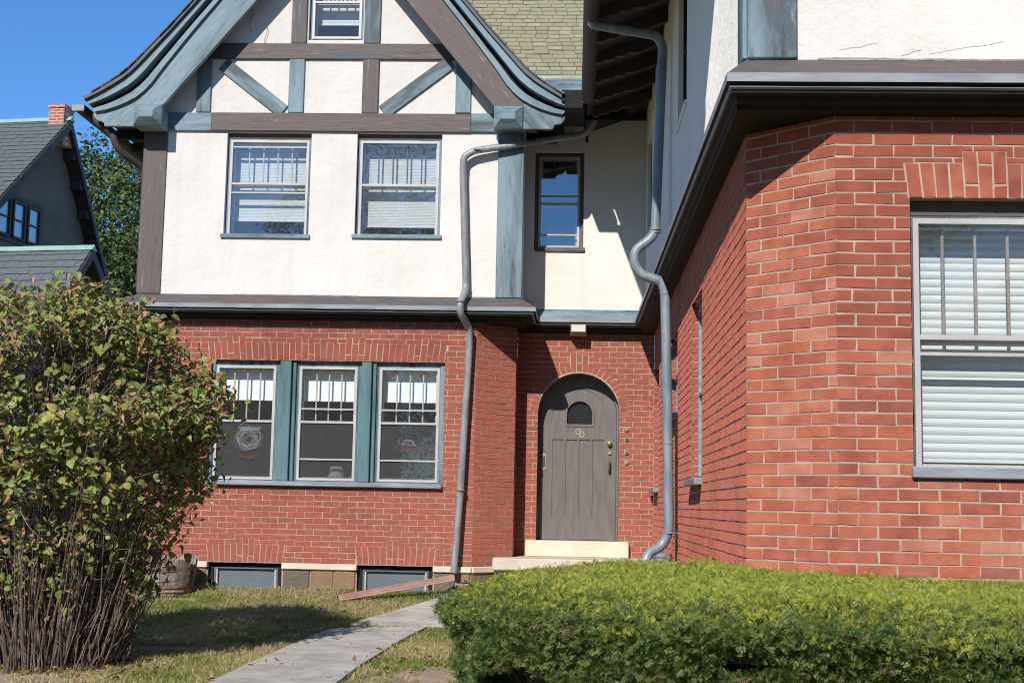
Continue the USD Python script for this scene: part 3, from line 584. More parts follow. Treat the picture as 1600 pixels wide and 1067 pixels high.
# roof over the door wall (greenish slates, each its own piece)
ang = math.radians(47); sy, sz_ = math.cos(ang), math.sin(ang)
RY, RZ = 16.75, 5.31
roof = obj('slate_roof', (np.array([(-3.6, RY + .03, RZ - .02), (1.2, RY + .03, RZ - .02), (1.2, RY + 3.6 * sy, RZ + 3.6 * sz_ - .02), (-3.6, RY + 3.6 * sy, RZ + 3.6 * sz_ - .02)]), np.array([[0, 1, 2, 3]])), M_SLATE[3], house)
nx = np.array([0, -sz_, sy]); dv = np.array([0, sy, sz_])
EXP = .108; slate_stuff = MB(); ns = 0
for r_ in range(31):
    x = -2.6 + (r_ % 2) * .09 + rng.uniform(-.03, .03)
    while x < .55:
        w = rng.choice([.15, .17, .19]); xr = min(x + w, .6)
        b = np.array([0, RY, RZ]) + dv * (r_ * EXP + rng.normal(0, .004)); tl = EXP + .03
        lift = .013 + rng.normal(0, .0012); tip = rng.normal(0, .0035)
        P = [np.array([x + .003, 0, 0]) + b + nx * lift, np.array([xr - .003, 0, 0]) + b + dv * tip + nx * (lift + rng.normal(0, .002))]
        P += [P[1] + dv * tl - nx * .012, P[0] + dv * tl - nx * .012]
        P += [p_ - nx * .012 for p_ in P[:2]]
        m = (np.array(P), np.array([[0, 1, 2, 3], [4, 5, 1, 0]]))
        # visible part of the slope in front
        if x > -1.55 - .0 and r_ < 14 and ns < 290: obj('slate', m, M_SLATE_RUST if (r_ == 0 and -.75 < x < -.5) else M_SLATE[rng.choice(4, p=[.35, .3, .25, .1])], roof); ns += 1
        else: slate_stuff.add(*m)
        x = xr
slate_stuff.build('slate_field', M_SLATE[0], roof, kind='stuff')
# white patch left on the slates, copper strip and metal flashing under them, box gutter
fl = MB().add([(-1.2, RY - .015, RZ - .004), (.6, RY - .015, RZ - .004), (.6, RY + .06, RZ + .075), (-1.2, RY + .06, RZ + .075)], [[0, 1, 2, 3]])
fl.build('flashing', M_COPPER, house)
fl = MB().hull([(-1.2, 16.33, 4.93), (.6, 16.33, 4.93), (.6, RY - .01, RZ - .01), (-1.2, RY - .01, RZ - .01), (-1.2, 16.4, 4.9), (.6, 16.4, 4.9), (.6, RY - .01, RZ - .04), (-1.2, RY - .01, RZ - .04)]).build('flashing', P_FLASHB, house)
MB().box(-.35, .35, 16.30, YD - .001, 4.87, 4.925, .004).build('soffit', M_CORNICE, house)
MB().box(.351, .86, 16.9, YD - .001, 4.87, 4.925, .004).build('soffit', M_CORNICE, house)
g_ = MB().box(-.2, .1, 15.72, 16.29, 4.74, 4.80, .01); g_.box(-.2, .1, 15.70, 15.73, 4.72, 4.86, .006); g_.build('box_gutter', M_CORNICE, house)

MB().box(-.35, .6, 16.27, 16.295, 4.66, 4.93, .003).build('fascia', M_CORNICE, house)
MB().box(-.16, .075, 15.5, 16.26, 4.57, 4.735, .01).build('box_gutter', M_CORNICE, house)
# big roof of the right wing: bell-cast eave on shaped rafter ends, half-round gutter
rp = [(.10, 4.70), (.9, 4.99), (1.3, 5.35), (4.0, 8.4)]
v, f = [], []
ya, yb = 7.1, 21.0
ro = MB()
for (a, b) in zip(rp[:-1], rp[1:]):
    d = np.array([b[0] - a[0], b[1] - a[1]]); d /= np.linalg.norm(d); n_ = np.array([-d[1], d[0]]) * .07
    ro.add([(a[0], ya, a[1]), (b[0], ya, b[1]), (b[0], yb, b[1]), (a[0], yb, a[1]), (a[0] + n_[0], ya, a[1] + n_[1]), (b[0] + n_[0], ya, b[1] + n_[1]), (b[0] + n_[0], yb, b[1] + n_[1]), (a[0] + n_[0], yb, a[1] + n_[1])],
           [[3, 2, 1, 0], [4, 5, 6, 7], [0, 1, 5, 4], [2, 3, 7, 6], [1, 2, 6, 5], [3, 0, 4, 7]])
ro.build('main_roof', M_NTRIM, house)
tail = sg.Polygon([(.17, 4.722), (.9, 4.985), (.9, 4.86), (.62, 4.74), (.52, 4.735), (.47, 4.70), (.40, 4.70), (.36, 4.665), (.28, 4.655), (.22, 4.62), (.17, 4.63)])
for k in range(14):
    y = 7.4 + .66 * k
    obj('rafter_tail', ext_y(tail, y, y + .075), M_NTRIM, house)
gp = [(.115 + .075 * math.cos(a), 4.70 + .085 * math.sin(a)) for a in np.linspace(math.pi, 2 * math.pi, 9)]
gut = sg.LineString(gp).buffer(.006, cap_style=2)
obj('gutter', ext_y(gut, 7.05, 15.45), M_NTRIM, house)
MB().box(.04, .195, 15.44, 15.46, 4.615, 4.71, .004).build('gutter_end', M_NTRIM, house)
MB().box(.1, .13, 16.98, YD - .001, 4.58, 4.869, .01).build('eave_bracket', M_CORNICE, house)

# ------------------------------------------------------------------ windows
def ringf(F, u0, u1, z0, z1, w, n0, n1, wb=None, wt=None, wr=None):
    wb, wt, wr = wb or w, wt or w, wr or w
    return slabf(F, sg.box(u0, z0, u1, z1).difference(sg.box(u0 + w, z0 + wb, u1 - wr, z1 - wt)), n0, n1)
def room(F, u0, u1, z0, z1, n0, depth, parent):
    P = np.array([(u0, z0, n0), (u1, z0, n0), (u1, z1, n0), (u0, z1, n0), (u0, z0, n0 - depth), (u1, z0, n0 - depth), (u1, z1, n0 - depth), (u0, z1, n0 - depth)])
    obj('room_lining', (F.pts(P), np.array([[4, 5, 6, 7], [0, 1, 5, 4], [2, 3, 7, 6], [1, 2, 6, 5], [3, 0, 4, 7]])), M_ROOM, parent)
def window(F, u0, u1, z0, z1, n, rail, casing=P_TEAL_V, cw=.05, sill=None, sill_m=P_TEAL_H, storm=M_ALU, sw=.03, munt=4, extra=(), blind=None, glassm=None, lower_glass=None, screen=False, munt_m=None, mfull=False, deep=1.2, label=None, head=None, split=None):
    """double-hung window behind a metal storm frame; n = plane of the storm frame; returns the window"""
    g1 = glassm or M_GLASS
    w = obj('window', ringf(F, u0, u1, z0, z1, cw, n - .09, n - .002, wt=head), casing, house, label=label)
    if head and head > .07: MB().boxf(F, u0 + .001, u1 - .001, z1 - head + .012, z1 - .001, n - .08, n + .003, .003).build('head_board', P_BROWN_H, w)
    if sill: MB().boxf(F, u0 + sill[0], u1 + sill[1], z0 - .002, z0 + sill[2], n - .05, sill[3], .006).build('sill', sill_m, w)
    a, b, c, d = u0 + cw + .002, u1 - cw - .002, z0 + cw + .002, z1 - (head or cw) - .002
    obj('storm_frame', ringf(F, a, b, c, d, sw, n - .03, n + .008), storm, w)
    MB().boxf(F, a + sw, b - sw, rail - .014, rail + .014, n - .027, n + .005, .003).build('storm_rail', storm, w)
    for z in extra: MB().boxf(F, a + sw, b - sw, z - .010, z + .010, n - .027, n + .003, .003).build('storm_rail', storm, w)
    ns_ = n - .055                                # sashes
    obj('upper_sash', ringf(F, a + .002, b - .002, rail - .03, d - .001, .045, ns_ - .03, ns_, wb=.04), M_SASH, w)
    obj('lower_sash', ringf(F, a + .002, b - .002, c + .001, rail + .015, .045, ns_ - .065, ns_ - .034), M_SASH, w)
    ia, ib = (a, b) if mfull else (a + .045, b - .045)
    for i in range(1, munt):
        x = ia + (ib - ia) * i / munt
        MB().boxf(F, x - .0085, x + .0085, rail + .01, d - .045, ns_ - .025, ns_ - .006, .003).build('muntin', munt_m or M_MUNT, w)
    def pane(z_0, z_1, nn_, m):
        P = np.array([(a + sw - .002, z_0, nn_), (b - sw + .002, z_0, nn_), (b - sw + .002, z_1, nn_), (a + sw - .002, z_1, nn_)])
        return obj('pane', (F.pts(P), np.array([[0, 1, 2, 3]])), m, w)
    pane(rail + .013, d - sw + .002, n - .012, g1); pane(c + sw - .002, rail - .013, n - .014, lower_glass or g1)
    if screen:
        P = np.array([(a + sw, c + sw, n - .02), (b - sw, c + sw, n - .02), (b - sw, rail - .014, n - .02), (a + sw, rail - .014, n - .02)])
        obj('insect_screen', (F.pts(P), np.array([[0, 1, 2, 3]])), M_SCREEN, w)
    if blind:
        kind, zb, nb = blind
        if kind == 'shade':
            MB().boxf(F, u0 + .03, u1 - .03, zb, z1 - .02, nb - .004, nb, .001).build('roller_shade', M_SHADE, w)
            MB().boxf(F, u0 + .03, u1 - .03, zb - .012, zb + .012, nb - .009, nb + .004, .003).build('shade_hem', M_SHADE, w)
        else:
            pitch = kind; z = z1 - .03; bm = MB()
            while z > zb:
                arc = [(zz_, nn_) for zz_, nn_ in zip(np.linspace(0, -pitch * 1.08, 5), (np.array([0, .55, .8, .75, .4]) * pitch * .42))]
                P = np.array([(uu, z + zz_, nb + nn_) for zz_, nn_ in arc for uu in (u0 + .025, u1 - .025)])
                m = (F.pts(P), np.array([[2 * i, 2 * i + 2, 2 * i + 3, 2 * i + 1] for i in range(4)]))
                if pitch > .03: obj('blind_slat', m, M_BLIND, w, smooth=True)
                else: bm.add(*m)
                z -= pitch * (1 + rng.normal(0, .02))
            if pitch <= .03: bm.build('blind', M_BLIND, w, kind='stuff')
            MB().boxf(F, u0 + .025, u1 - .025, z - .02, z, nb - .012, nb + .012, .003).build('blind_rail', M_BLIND, w)
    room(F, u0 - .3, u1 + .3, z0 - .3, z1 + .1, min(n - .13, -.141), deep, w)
    return w

# large window of the near bay
window(FR, W0, W1, .19, 1.703, -.09, .95, cw=.032, sill=(-.012, .012, .058, .03), sill_m=P_LIP, storm=M_ALU, sw=.03, munt=6, mfull=True, munt_m=M_MUNTB, blind=(.0455, .33, -.30), extra=(.86,), label='large blue-cased sash window with white slatted blinds', head=.095)
# triple window of the far bay
to = lambda x: x - X0
MB().boxf(FL, TW[0], TW[1], .182, .238, -.12, .065, .008).build('sill', P_LIP, house)
for i, (a, b) in enumerate(((-4.300, -3.555), (-3.298, -2.575), (-2.335, -1.588))):
    window(FL, to(a), to(b), .24, 1.67, -.07, .945, cw=.012, storm=M_ALU, sw=.03, munt=4, extra=(() if i == 0 else (1.10, .503)), blind=('shade', 1.215, -.235), screen=True, head=.06,
           label=['left sash of the triple window with a white scribble and rainbow arcs', 'middle sash of the triple window with faint red marks', 'right sash of the triple window with a white outline drawing'][i])
for a, b in ((-3.553, -3.30), (-2.573, -2.337)):
    mu = MB().boxf(FL, to(a), to(b), .24, 1.671, -.12, -.07, .004); mu.boxf(FL, to(a) + .04, to(b) - .075, .24, 1.671, -.07, -.01, .008); mu.boxf(FL, to(b) - .06, to(b) - .02, .24, 1.671, -.07, -.035, .006); mu.build('mullion', P_DEEP_V, house)
MB().boxf(FL, TW[0] + .001, to(-4.302), .24, 1.671, -.12, -.055, .003).build('jamb', P_TEAL_V, house); MB().boxf(FL, to(-1.586), TW[1] - .001, .24, 1.671, -.12, -.055, .003).build('jamb', P_TEAL_V, house)
# drawings on the screens
def stroke(F, pts, w, n, m, parent, name='drawing'):
    p = np.asarray(pts, float); t = np.gradient(p, axis=0); t /= np.linalg.norm(t, axis=1, keepdims=True) + 1e-9; s = np.stack([-t[:, 1], t[:, 0]], 1) * w / 2
    P = np.vstack([np.c_[p - s, np.full(len(p), n)], np.c_[p + s, np.full(len(p), n)]]); k = len(p)
    return F.pts(P), np.array([[i, i + 1, k + i + 1, k + i] for i in range(k - 1)])
def chalk(name, c): return mat(name, {'t': ('transparent_bsdf', {'color': (1, 1, 1)}), 'g': ('geometry', {}), 'n': ('noise_texture', {'scale': 160., 'detail': 2.}), 'r': ('rgb_ramp', {'ramp': [(.4, (.1, .1, .1)), (.6, (.75, .75, .75))]}), 'd': ('diffuse_bsdf', {'color': c}), 'hf': ('math', {'math_type': 'multiply', 'value2': .42}), 'm': ('mix_closure', {})}, [('g.position', 'n.vector'), ('n.fac', 'r.fac'), ('r.color', 'hf.value1'), ('hf.value', 'm.fac'), ('t.BSDF', 'm.closure1'), ('d.BSDF', 'm.closure2')], 'm.closure')
C_WHITE, C_RED, C_YEL = chalk('white_chalk', (.42, .43, .44)), chalk('red_chalk', (.2, .06, .055)), chalk('yellow_chalk', (.33, .26, .08))
wins = [p for p in house.GetChildren() if p.GetName().startswith('window')]
w_l, w_m, w_r = wins[1], wins[2], wins[3]
nd = -.066
sw_ = MB(); t = np.linspace(0, 1, 160); cx_, cz_ = to(-3.87), .73
for k in range(3):
    rr = .075 + .03 * np.sin(t * 40 + k * 2) + .02 * k
    sw_.add(*stroke(FL, np.stack([cx_ + rr * 1.15 * np.cos(t * 44 + k) + .02 * np.sin(t * 9 + k), cz_ + rr * np.sin(t * 44 + k) + .015 * np.cos(t * 11)], 1), .006, nd + .0005 * k, None, None))
sw_.add(*stroke(FL, np.stack([cx_ - .12 + .26 * t, cz_ + .125 + .012 * np.sin(t * 60)], 1), .025, nd, None, None))
sw_.build('drawing', C_WHITE, w_l)
for k, m in enumerate((C_RED, C_YEL, C_RED)):
    a = np.linspace(math.radians(205), math.radians(335), 14)
    obj('drawing', stroke(FL, np.stack([cx_ + .125 * np.cos(a), .60 - .02 * k + .07 * np.sin(a)], 1), .010, nd, None, None), m, w_l)
rm = MB()
for k, x in enumerate((-3.19, -3.14, -2.99, -2.86, -2.80, -2.70)):
    z = (.80, .78, .76, .75, .75, .75)[k]; tt = np.linspace(0, 2 * math.pi, 12); rm.add(*stroke(FL, np.stack([to(x) + .022 * np.cos(tt + k), z + .025 * np.sin(tt * (1 if k % 2 else 2))], 1), .009, nd, None, None))
rm.build('drawing', C_RED, w_m)
wm = MB(); tt = np.linspace(math.pi, 0, 12); wm.add(*stroke(FL, np.stack([to(-1.96) + .07 * np.cos(tt), .70 + .045 * np.sin(tt)], 1), .022, nd, None, None))
wm.add(*stroke(FL, np.array([(to(-2.07), .76), (to(-2.075), .72), (to(-2.05), .70), (to(-1.86), .69)]), .014, nd, None, None)); wm.build('drawing', C_WHITE, w_r)
obj('drawing', stroke(FL, np.stack([to(-2.12) + .4 * t[::8], .64 + .003 * np.sin(t[::8] * 30)], 1), .08, nd, None, None), C_RED, w_r)

# upper windows of the gable wing
FU = Frame((0, YS), (1, YS))
for i, wv in enumerate(UW):
    window(FU, wv[0], wv[1], wv[2], wv[3], -.055, (3.815, 3.81, 6.1)[i], cw=.032, sill=(-.03, .02, .05, .03) if i < 2 else None, sill_m=P_TEAL_H, munt=5, extra=((3.705, 4.27), (), ())[i], glassm=M_GLASSB if i < 2 else M_GLASS,
           munt_m=M_ALU if i == 0 else M_IRON, blind=(.019, (3.42, 3.36, 5.9)[i], -.25), deep=1.0, head=.08, label=['upper left sash window with partly lowered blind', 'upper right sash window with lowered blind', 'small gable window below the roof peak'][i])
FDW = Frame((0, YD), (1, YD))
window(FDW, *DW, -.045, 3.80, casing=P_BROWN_V, cw=.05, sill=(.0, .02, .05, .03), sill_m=P_BROWN_H, munt=3, munt_m=M_IRON, glassm=M_GLASSD, extra=(3.90, 3.40), storm=M_ALU, sw=.03, blind=None, deep=1.0, label='narrow sash window over the door reflecting blue sky')
for wv in SW: window(FS, wv[0], wv[1], wv[2], wv[3], -.06, (wv[2] + wv[3]) / 2, cw=.05, casing=P_LIP, storm=P_LIP, sill_m=P_LIP, sill=(-.02, .02, .05, .06), munt=3, deep=.6)
for wv in SWU: window(FSS, wv[0], wv[1], wv[2], wv[3], -.05, (wv[2] + wv[3]) / 2, cw=.04, casing=P_BROWN_V, sill=(-.02, .02, .04, .02), sill_m=M_STUCCO, storm=M_CORNICE, munt=2, deep=.6)
# basement windows
for b in BW:
    w = obj('basement_window', ringf(FL, b[0] + .002, b[1] - .002, -1.06, -.714, .055, -.16, -.07, wb=.02), M_CORNICE, house)
    obj('frame', ringf(FL, b[0] + .06, b[1] - .06, -1.05, -.772, .022, -.14, -.085, wb=.01), M_BASEPANE, w)
    for x in (b[0] + .082, b[1] - .102): MB().boxf(FL, x, x + .02, -1.05, -.80, -.135, -.09, .002).build('glazing_strip', M_ALU, w)
    MB().boxf(FL, b[0] + .08, b[1] - .08, -1.05, -.79, -.15, -.125, .002).build('pane', M_BASEPANE, w)

# ------------------------------------------------------------------ front door, step, fittings
FDo = Frame((0, 17.34), (1, 17.34)); cx = .057
leafp = unary_union([sg.box(cx - .475, -.405, cx + .475, dz), sg.Point(cx, dz).buffer(.475, 40)])
gw = unary_union([sg.box(.07 - .158, 1.035, .07 + .158, 1.165), sg.Point(.07, 1.165).buffer(.158, 32).intersection(sg.box(-1, 1.16, 1, 2))])
px_ = np.linspace(-.279, .394, 5)
panels = [sg.box(a + .012, -.13, b - .012, .842) for a, b in zip(px_[:-1], px_[1:])]
upper = unary_union([sg.box(-.279, 1.035, .394, dz), sg.Point(cx, dz).buffer(.335, 40)]).intersection(sg.box(-.28, 1.035, .395, 3)).difference(gw.buffer(.03))
upper_r = upper
door = obj('door', slabf(FDo, leafp.difference(unary_union(panels + [gw, upper_r])), -.05, 0), M_DOOR, house, label='arched brown-grey plank door numbered 96')
for p_ in panels: obj('door_panel', slabf(FDo, p_.buffer(.002), -.045, -.014), M_DOOR, door)
obj('door_panel', slabf(FDo, upper_r.buffer(.002), -.045, -.010), M_DOOR, door)
obj('kick_board', slabf(FDo, sg.box(-.279, -.395, .394, -.135), .0005, .0025), M_DOOR, door)
ringg = gw.buffer(.028).difference(gw)
obj('pane_trim', slabf(FDo, ringg, -.04, .010), M_DOOR, door)
gm = trimesh.creation.triangulate_polygon(gw, engine='earcut'); obj('pane', (FDo.pts(np.c_[gm[0], np.full(len(gm[0]), -.03)]), gm[1]), M_GLASS, door)
fr = dop_w = unary_union([sg.box(cx - dr + .004, -.405, cx + dr - .004, dz), sg.Point(cx, dz).buffer(dr - .004, 48)])
obj('door_frame', slabf(FDo, fr.difference(leafp.buffer(.004)), -.09, .055), M_DOOR, door)
MB().boxf(FDo, -.9, .9, -.5, 1.9, -.5, -.4, .002).build('back_board', M_ROOM, door)
# digits 9 and 6
nine = sg.LineString([(.045 * math.cos(a), .045 * math.sin(a)) for a in np.linspace(0, 2 * math.pi, 18)]).buffer(.0085)
nine = unary_union([nine, sg.LineString([(.046, .0), (.042, -.045), (.02, -.1)]).buffer(.0085)])
from shapely import affinity
obj('digit', slabf(FDo, affinity.translate(affinity.scale(affinity.rotate(nine, 8, origin=(0, 0)), .52, .68, origin=(0, 0)), .048, .942), .0, .008), M_GOLD, door, label='digit 9')
obj('digit', slabf(FDo, affinity.translate(affinity.scale(affinity.rotate(nine, 188, origin=(0, 0)), .56, .7, origin=(0, 0)), .104, .905), .0, .008), M_GOLD, door, label='digit 6')
kn = trimesh.creation.icosphere(2, .028); kn.apply_scale([1, .8, 1]); kn.apply_translation([.448, 17.34 - .045, .80])
obj('door_knob', kn, M_BRASS, door, smooth=True)
obj('knob_rose', tube_mesh([(.448, 17.339, .80), (.448, 17.32, .80)], .036, 20), M_BRASS, door, smooth=30)
obj('lock_cylinder', tube_mesh([(.449, 17.339, .683), (.449, 17.318, .683)], .022, 18), M_STEEL, door, smooth=30)
MB().boxf(FDo, .42, .478, .40, .60, 0, .006, .003).build('handle_plate', M_DOOR, door)
obj('door_handle', tube_mesh(rounded([(.449, 17.335, .575), (.449, 17.285, .565), (.449, 17.282, .45), (.449, 17.335, .43)], .03), .011, 8), M_IRON, door, smooth=True)
MB().boxf(FDo, -.395, -.345, .46, .66, .001, .006, .003).build('strike_plate', M_STEEL, door); MB().boxf(FDo, -.385, -.358, .49, .63, .006, .010, .002).build('strike_slot', M_IRON, door)
st = MB().box(-.577, .688, 17.0, 17.4, -.61, -.412, .012).build('door_step', M_LIMESTONE, house)
MB().box(-.93, .97, 16.25, 17.095, -.75, -.607, .012).build('landing', M_LANDING, house)
MB().box(-.6, .97, 15.75, 16.245, -.95, -.76, .012).build('landing', M_LANDING, house)
for z, m in ((.97, M_STEEL), (.848, M_IRON), (.683, M_IRON), (.562, M_STEEL)):
    b_ = obj('door_bell', tube_mesh([(.654, 17.101, z), (.654, 17.078, z)], .026, 18), M_STEEL, house, smooth=30)
    obj('bell_push', tube_mesh([(.654, 17.078, z), (.654, 17.070, z)], .014, 12), m, b_, smooth=30)
# lamp under the cornice
lamp = MB().hull([(-.065, 16.90, 2.25), (.145, 16.90, 2.25), (-.065, 17.03, 2.26), (.145, 17.03, 2.26), (-.05, 16.86, 2.235), (.13, 16.86, 2.235), (-.05, 16.86, 2.14), (.13, 16.86, 2.14), (-.065, 17.03, 2.11), (.145, 17.03, 2.11)]).build('wall_lamp', M_STEEL, house, label='boxy floodlight fixed under the cornice above the door')
MB().box(-.045, .125, 16.848, 16.859, 2.145, 2.23, .004).build('lamp_glass', noisy('lamp_glass', (.5, .48, .42), (.58, .56, .5), 8, .3, .1, 60, spec=.5), lamp)
MB().box(.02, .06, 17.03, 17.1, 2.12, 2.2, .004).build('lamp_bracket', M_STEEL, lamp)

# ------------------------------------------------------------------ downspouts
dp = obj('downspout', tube_mesh(rounded([(.22, 16.3, 4.80), (.19, 16.35, 4.63), (.09, 16.4, 4.52), (-.02, 16.4, 4.50), (-.45, 16.36, 4.42), (-.72, 16.05, 4.29), (-1.25, 16.03, 4.20), (-1.365, 16.03, 4.12), (-1.365, 16.05, 3.9), (-1.30, 16.06, 2.55), (-1.325, 15.96, 2.42), (-1.345, 15.86, 2.36), (-1.345, 15.86, 2.22), (-1.25, 16.08, 2.07), (-1.245, 16.10, 1.9), (-1.31, 16.10, .2), (-1.365, 16.08, -.78)], .06), .042, 14), M_PIPE2, house, smooth=40, label='left downspout running from the gable gutter to the ground')
for z, x in ((2.36, -1.345), (.17, -1.31), (4.0, -1.365)): obj('pipe_clip', tube_mesh([(x, 15.86 if z > 2.3 and z < 3 else 16.09, z - .008), (x, 15.86 if z > 2.3 and z < 3 else 16.09, z + .008)], .052, 14), M_PIPE2, dp, smooth=30)
dq = obj('downspout', tube_mesh(rounded([(.13, 12.8, 4.63), (.16, 12.8, 4.60), (.74, 12.8, 4.50), (.80, 12.8, 4.40), (.79, 12.8, 4.1), (.74, 12.8, 2.56), (.545, 12.8, 2.40), (.545, 12.8, 2.27), (.62, 12.8, 2.17), (.80, 12.8, 2.12), (.835, 12.8, 2.02), (.858, 12.8, 1.15), (.885, 12.8, -.20), (.83, 12.8, -.33), (.69, 12.75, -.41), (.66, 12.72, -.5)], .085, 7), .046, 14), M_PIPE, house, smooth=40, label='right downspout with an S-bend around the cornice')
obj('pipe_clip', tube_mesh([(.885, 12.8, -.225), (.885, 12.8, -.21)], .057, 14), M_PIPE, dq, smooth=30); obj('pipe_clip', tube_mesh([(.742, 12.8, 2.6), (.741, 12.8, 2.615)], .056, 14), M_PIPE, dq, smooth=30)
MB().box(.885, .99, 12.79, 12.81, -.222, -.213, .002).build('pipe_clip', M_PIPE, dq)
obj('gutter', ext_y(sg.LineString([(-5.98 + .07 * math.cos(a), 4.66 + .08 * math.sin(a)) for a in np.linspace(math.pi, 2 * math.pi, 9)]).buffer(.006), 15.78, 22), M_NTRIM, house)
MB().box(-6.055, -5.905, 15.765, 15.78, 4.585, 4.665, .004).build('gutter_end', P_LIP, house)
obj('downspout', tube_mesh(rounded([(-5.95, 16.0, 4.6), (-5.62, 15.98, 4.38), (-5.57, 15.98, 4.22), (-5.50, 16.05, 4.13), (-5.31, 16.25, 4.02), (-5.30, 16.32, 3.8), (-5.30, 16.32, 2.5)], .08), .045, 12), M_NTRIM, house, smooth=40, label='dark downspout bending under the left eave')
MB().hull([(.05, 12.72, 4.66), (.19, 12.72, 4.66), (.05, 12.88, 4.66), (.19, 12.88, 4.66), (.12, 12.8, 4.56)]).build('gutter_outlet', M_ALU, house)
for p_, r_ in (((-1.30, 16.06, 2.56), .047), ((-1.335, 15.91, 2.385), .047), ((-1.25, 16.085, 2.04), .047), ((-1.2, 16.01, 4.21), .047)): obj('elbow_seam', tube_mesh([np.array(p_) + [0, 0, -.006], np.array(p_) + [0, 0, .006]], r_, 14), M_PIPE2, dp, smooth=30)
for p_ in ((.741, 12.8, 2.58), (.836, 12.8, 2.0), (.79, 12.8, 4.08), (.872, 12.8, .6)): obj('elbow_seam', tube_mesh([np.array(p_) + [0, 0, -.006], np.array(p_) + [0, 0, .006]], .051, 14), M_PIPE, dq, smooth=30)
# cracks where the stucco meets the flashing
M_CRACK = noisy('crack_shadow', (.22, .19, .17), (.34, .3, .27), 30, .95, .1, 60)
for (xa, za, xb, zb, amp, w_) in ((1.42, 2.505, 1.62, 2.54, .004, .002), (1.9, 2.48, 2.3, 2.555, .006, .002), (1.75, 2.47, 1.86, 2.50, .004, .003), (1.30, 2.452, 2.6, 2.449, .004, .009)):
    tt = np.linspace(0, 1, 26); kk = np.cumsum(rng.normal(0, 1, 26)); kk = (kk - np.linspace(kk[0], kk[-1], 26)) * amp * .35
    v_, f_ = stroke(Frame((0, 7.34), (1, 7.34)), np.stack([xa + (xb - xa) * tt, za + (zb - za) * tt + kk], 1), w_, .0015, None, None); obj('stucco_crack', (v_, f_), M_CRACK, house)
for (xa, za, xb, zb, w_) in ((-4.1, 2.452, -2.6, 2.452, .006), (-1.25, 2.453, -.97, 2.453, .006)):
    tt = np.linspace(0, 1, 26); v_, f_ = stroke(FU, np.stack([xa + (xb - xa) * tt, za + rng.normal(0, .002, 26)], 1), w_, .0015, None, None); obj('stucco_crack', (v_, f_), M_CRACK, house)
# hanging vine tendrils on the gable
for x, z0_, l in ((-4.02, 6.0, .32), (-3.83, 5.78, .32)):
    tt = np.linspace(0, 1, 8); obj('dry_tendril', tube_mesh(np.stack([x + .015 * np.sin(tt * 7), np.full(8, YS - .03), z0_ - l * tt], 1), .003, 4), M_STEM, house)

# ------------------------------------------------------------------ loose things by the wall
ex = thing('downspout_extension', 'loose brownish pink drain pipe slanting across the basement window', 'drain pipe')
a_, b_ = np.array([-2.60, 15.45, gh(0, 15.45) + .05]), np.array([-1.36, 16.0, -.83]); d_ = (b_ - a_) / np.linalg.norm(b_ - a_); sd = np.cross(d_, [0, 0, 1]); sd /= np.linalg.norm(sd); u_ = np.cross(sd, d_)
prof = []
for k in range(16):
    a = 2 * math.pi * k / 16; rr = 1 / max(abs(math.cos(a)), abs(math.sin(a))) * (1 - .06 * (k % 2)); prof.append((.040 * rr * math.cos(a), .030 * rr * math.sin(a)))
V = np.vstack([[p_ + sd * x + u_ * y for x, y in prof] for p_ in (a_, b_)]); Fq = np.array([[i, (i + 1) % 16, 16 + (i + 1) % 16, 16 + i] for i in range(16)])
obj('pipe', (V, Fq), M_PINK, ex)
V2 = np.vstack([[p_ + sd * x * .9 + u_ * y * .9 for x, y in prof] for p_ in (a_ + d_ * .001, a_ + d_ * .3)]); obj('inner_face', (V2, Fq[:, ::-1]), M_IRON, ex)

bar = thing('barrel_planter', 'weathered half barrel planter with loose staves beside the basement window', 'planter', (-4.62, 15.72, float(gh(0, 15.72)) - .01))
nst = 22
for k in range(nst):
    a = 2 * math.pi * k / nst + .05; gap = .006
    if k in (21,): continue
    hh = .43 + rng.normal(0, .012); mm = MB(); pts = []
    for z, r in ((0, .26), (.12, .298), (.26, .318), (hh, .325)):
        w = 2 * math.pi * r / nst / 2 - gap / 2; lean = .03 * z if k in (19, 20, 0) else 0
        for rr in (r + lean, r - .024 + lean):
            for s in (-1, 1): pts.append((rr * math.cos(a) - s * w * math.sin(a), rr * math.sin(a) + s * w * math.cos(a), z))
    pts = np.array(pts); Fc = []
    for i in range(3):
        b0, b1 = 4 * i, 4 * i + 4
        Fc += [[b0, b0 + 1, b1 + 1, b1], [b0 + 3, b0 + 2, b1 + 2, b1 + 3], [b0 + 1, b0 + 3, b1 + 3, b1 + 1], [b0 + 2, b0, b1, b1 + 2]]
    Fc += [[12, 13, 15, 14], [2, 3, 1, 0]]
    obj('stave', (pts, np.array(Fc)), M_BARREL[rng.integers(3)], bar)
for z, r in ((.115, .302), (.30, .327)):
    tt = np.linspace(0, 2 * math.pi, 41); V = np.vstack([[((r + dr_) * math.cos(t_), (r + dr_) * math.sin(t_), z + dz_ + .02 * math.sin(t_ + 1)) for t_ in tt] for dr_, dz_ in ((0, -.02), (.004, -.02), (.006, .02), (0, .02))])
    k = 41; obj('hoop', (V, np.array([[j * k + i, j * k + i + 1, ((j + 1) % 4) * k + i + 1, ((j + 1) % 4) * k + i] for j in range(4) for i in range(40)])), M_HOOP, bar)
obj('soil', tube_mesh([(0, 0, .05), (0, 0, .36)], .29, 20), M_SOIL, bar)
cap = thing('drain_cap', 'round grey drain riser beside the foot of the right downspout', 'drain', (.88, 13.7, -.62))
obj('riser', tube_mesh([(0, 0, -.6), (0, 0, .15)], .085, 18), M_PIPE, cap, smooth=30); obj('cap', tube_mesh([(0, 0, .151), (0, 0, .19)], .095, 18), M_PIPE2, cap, smooth=30)
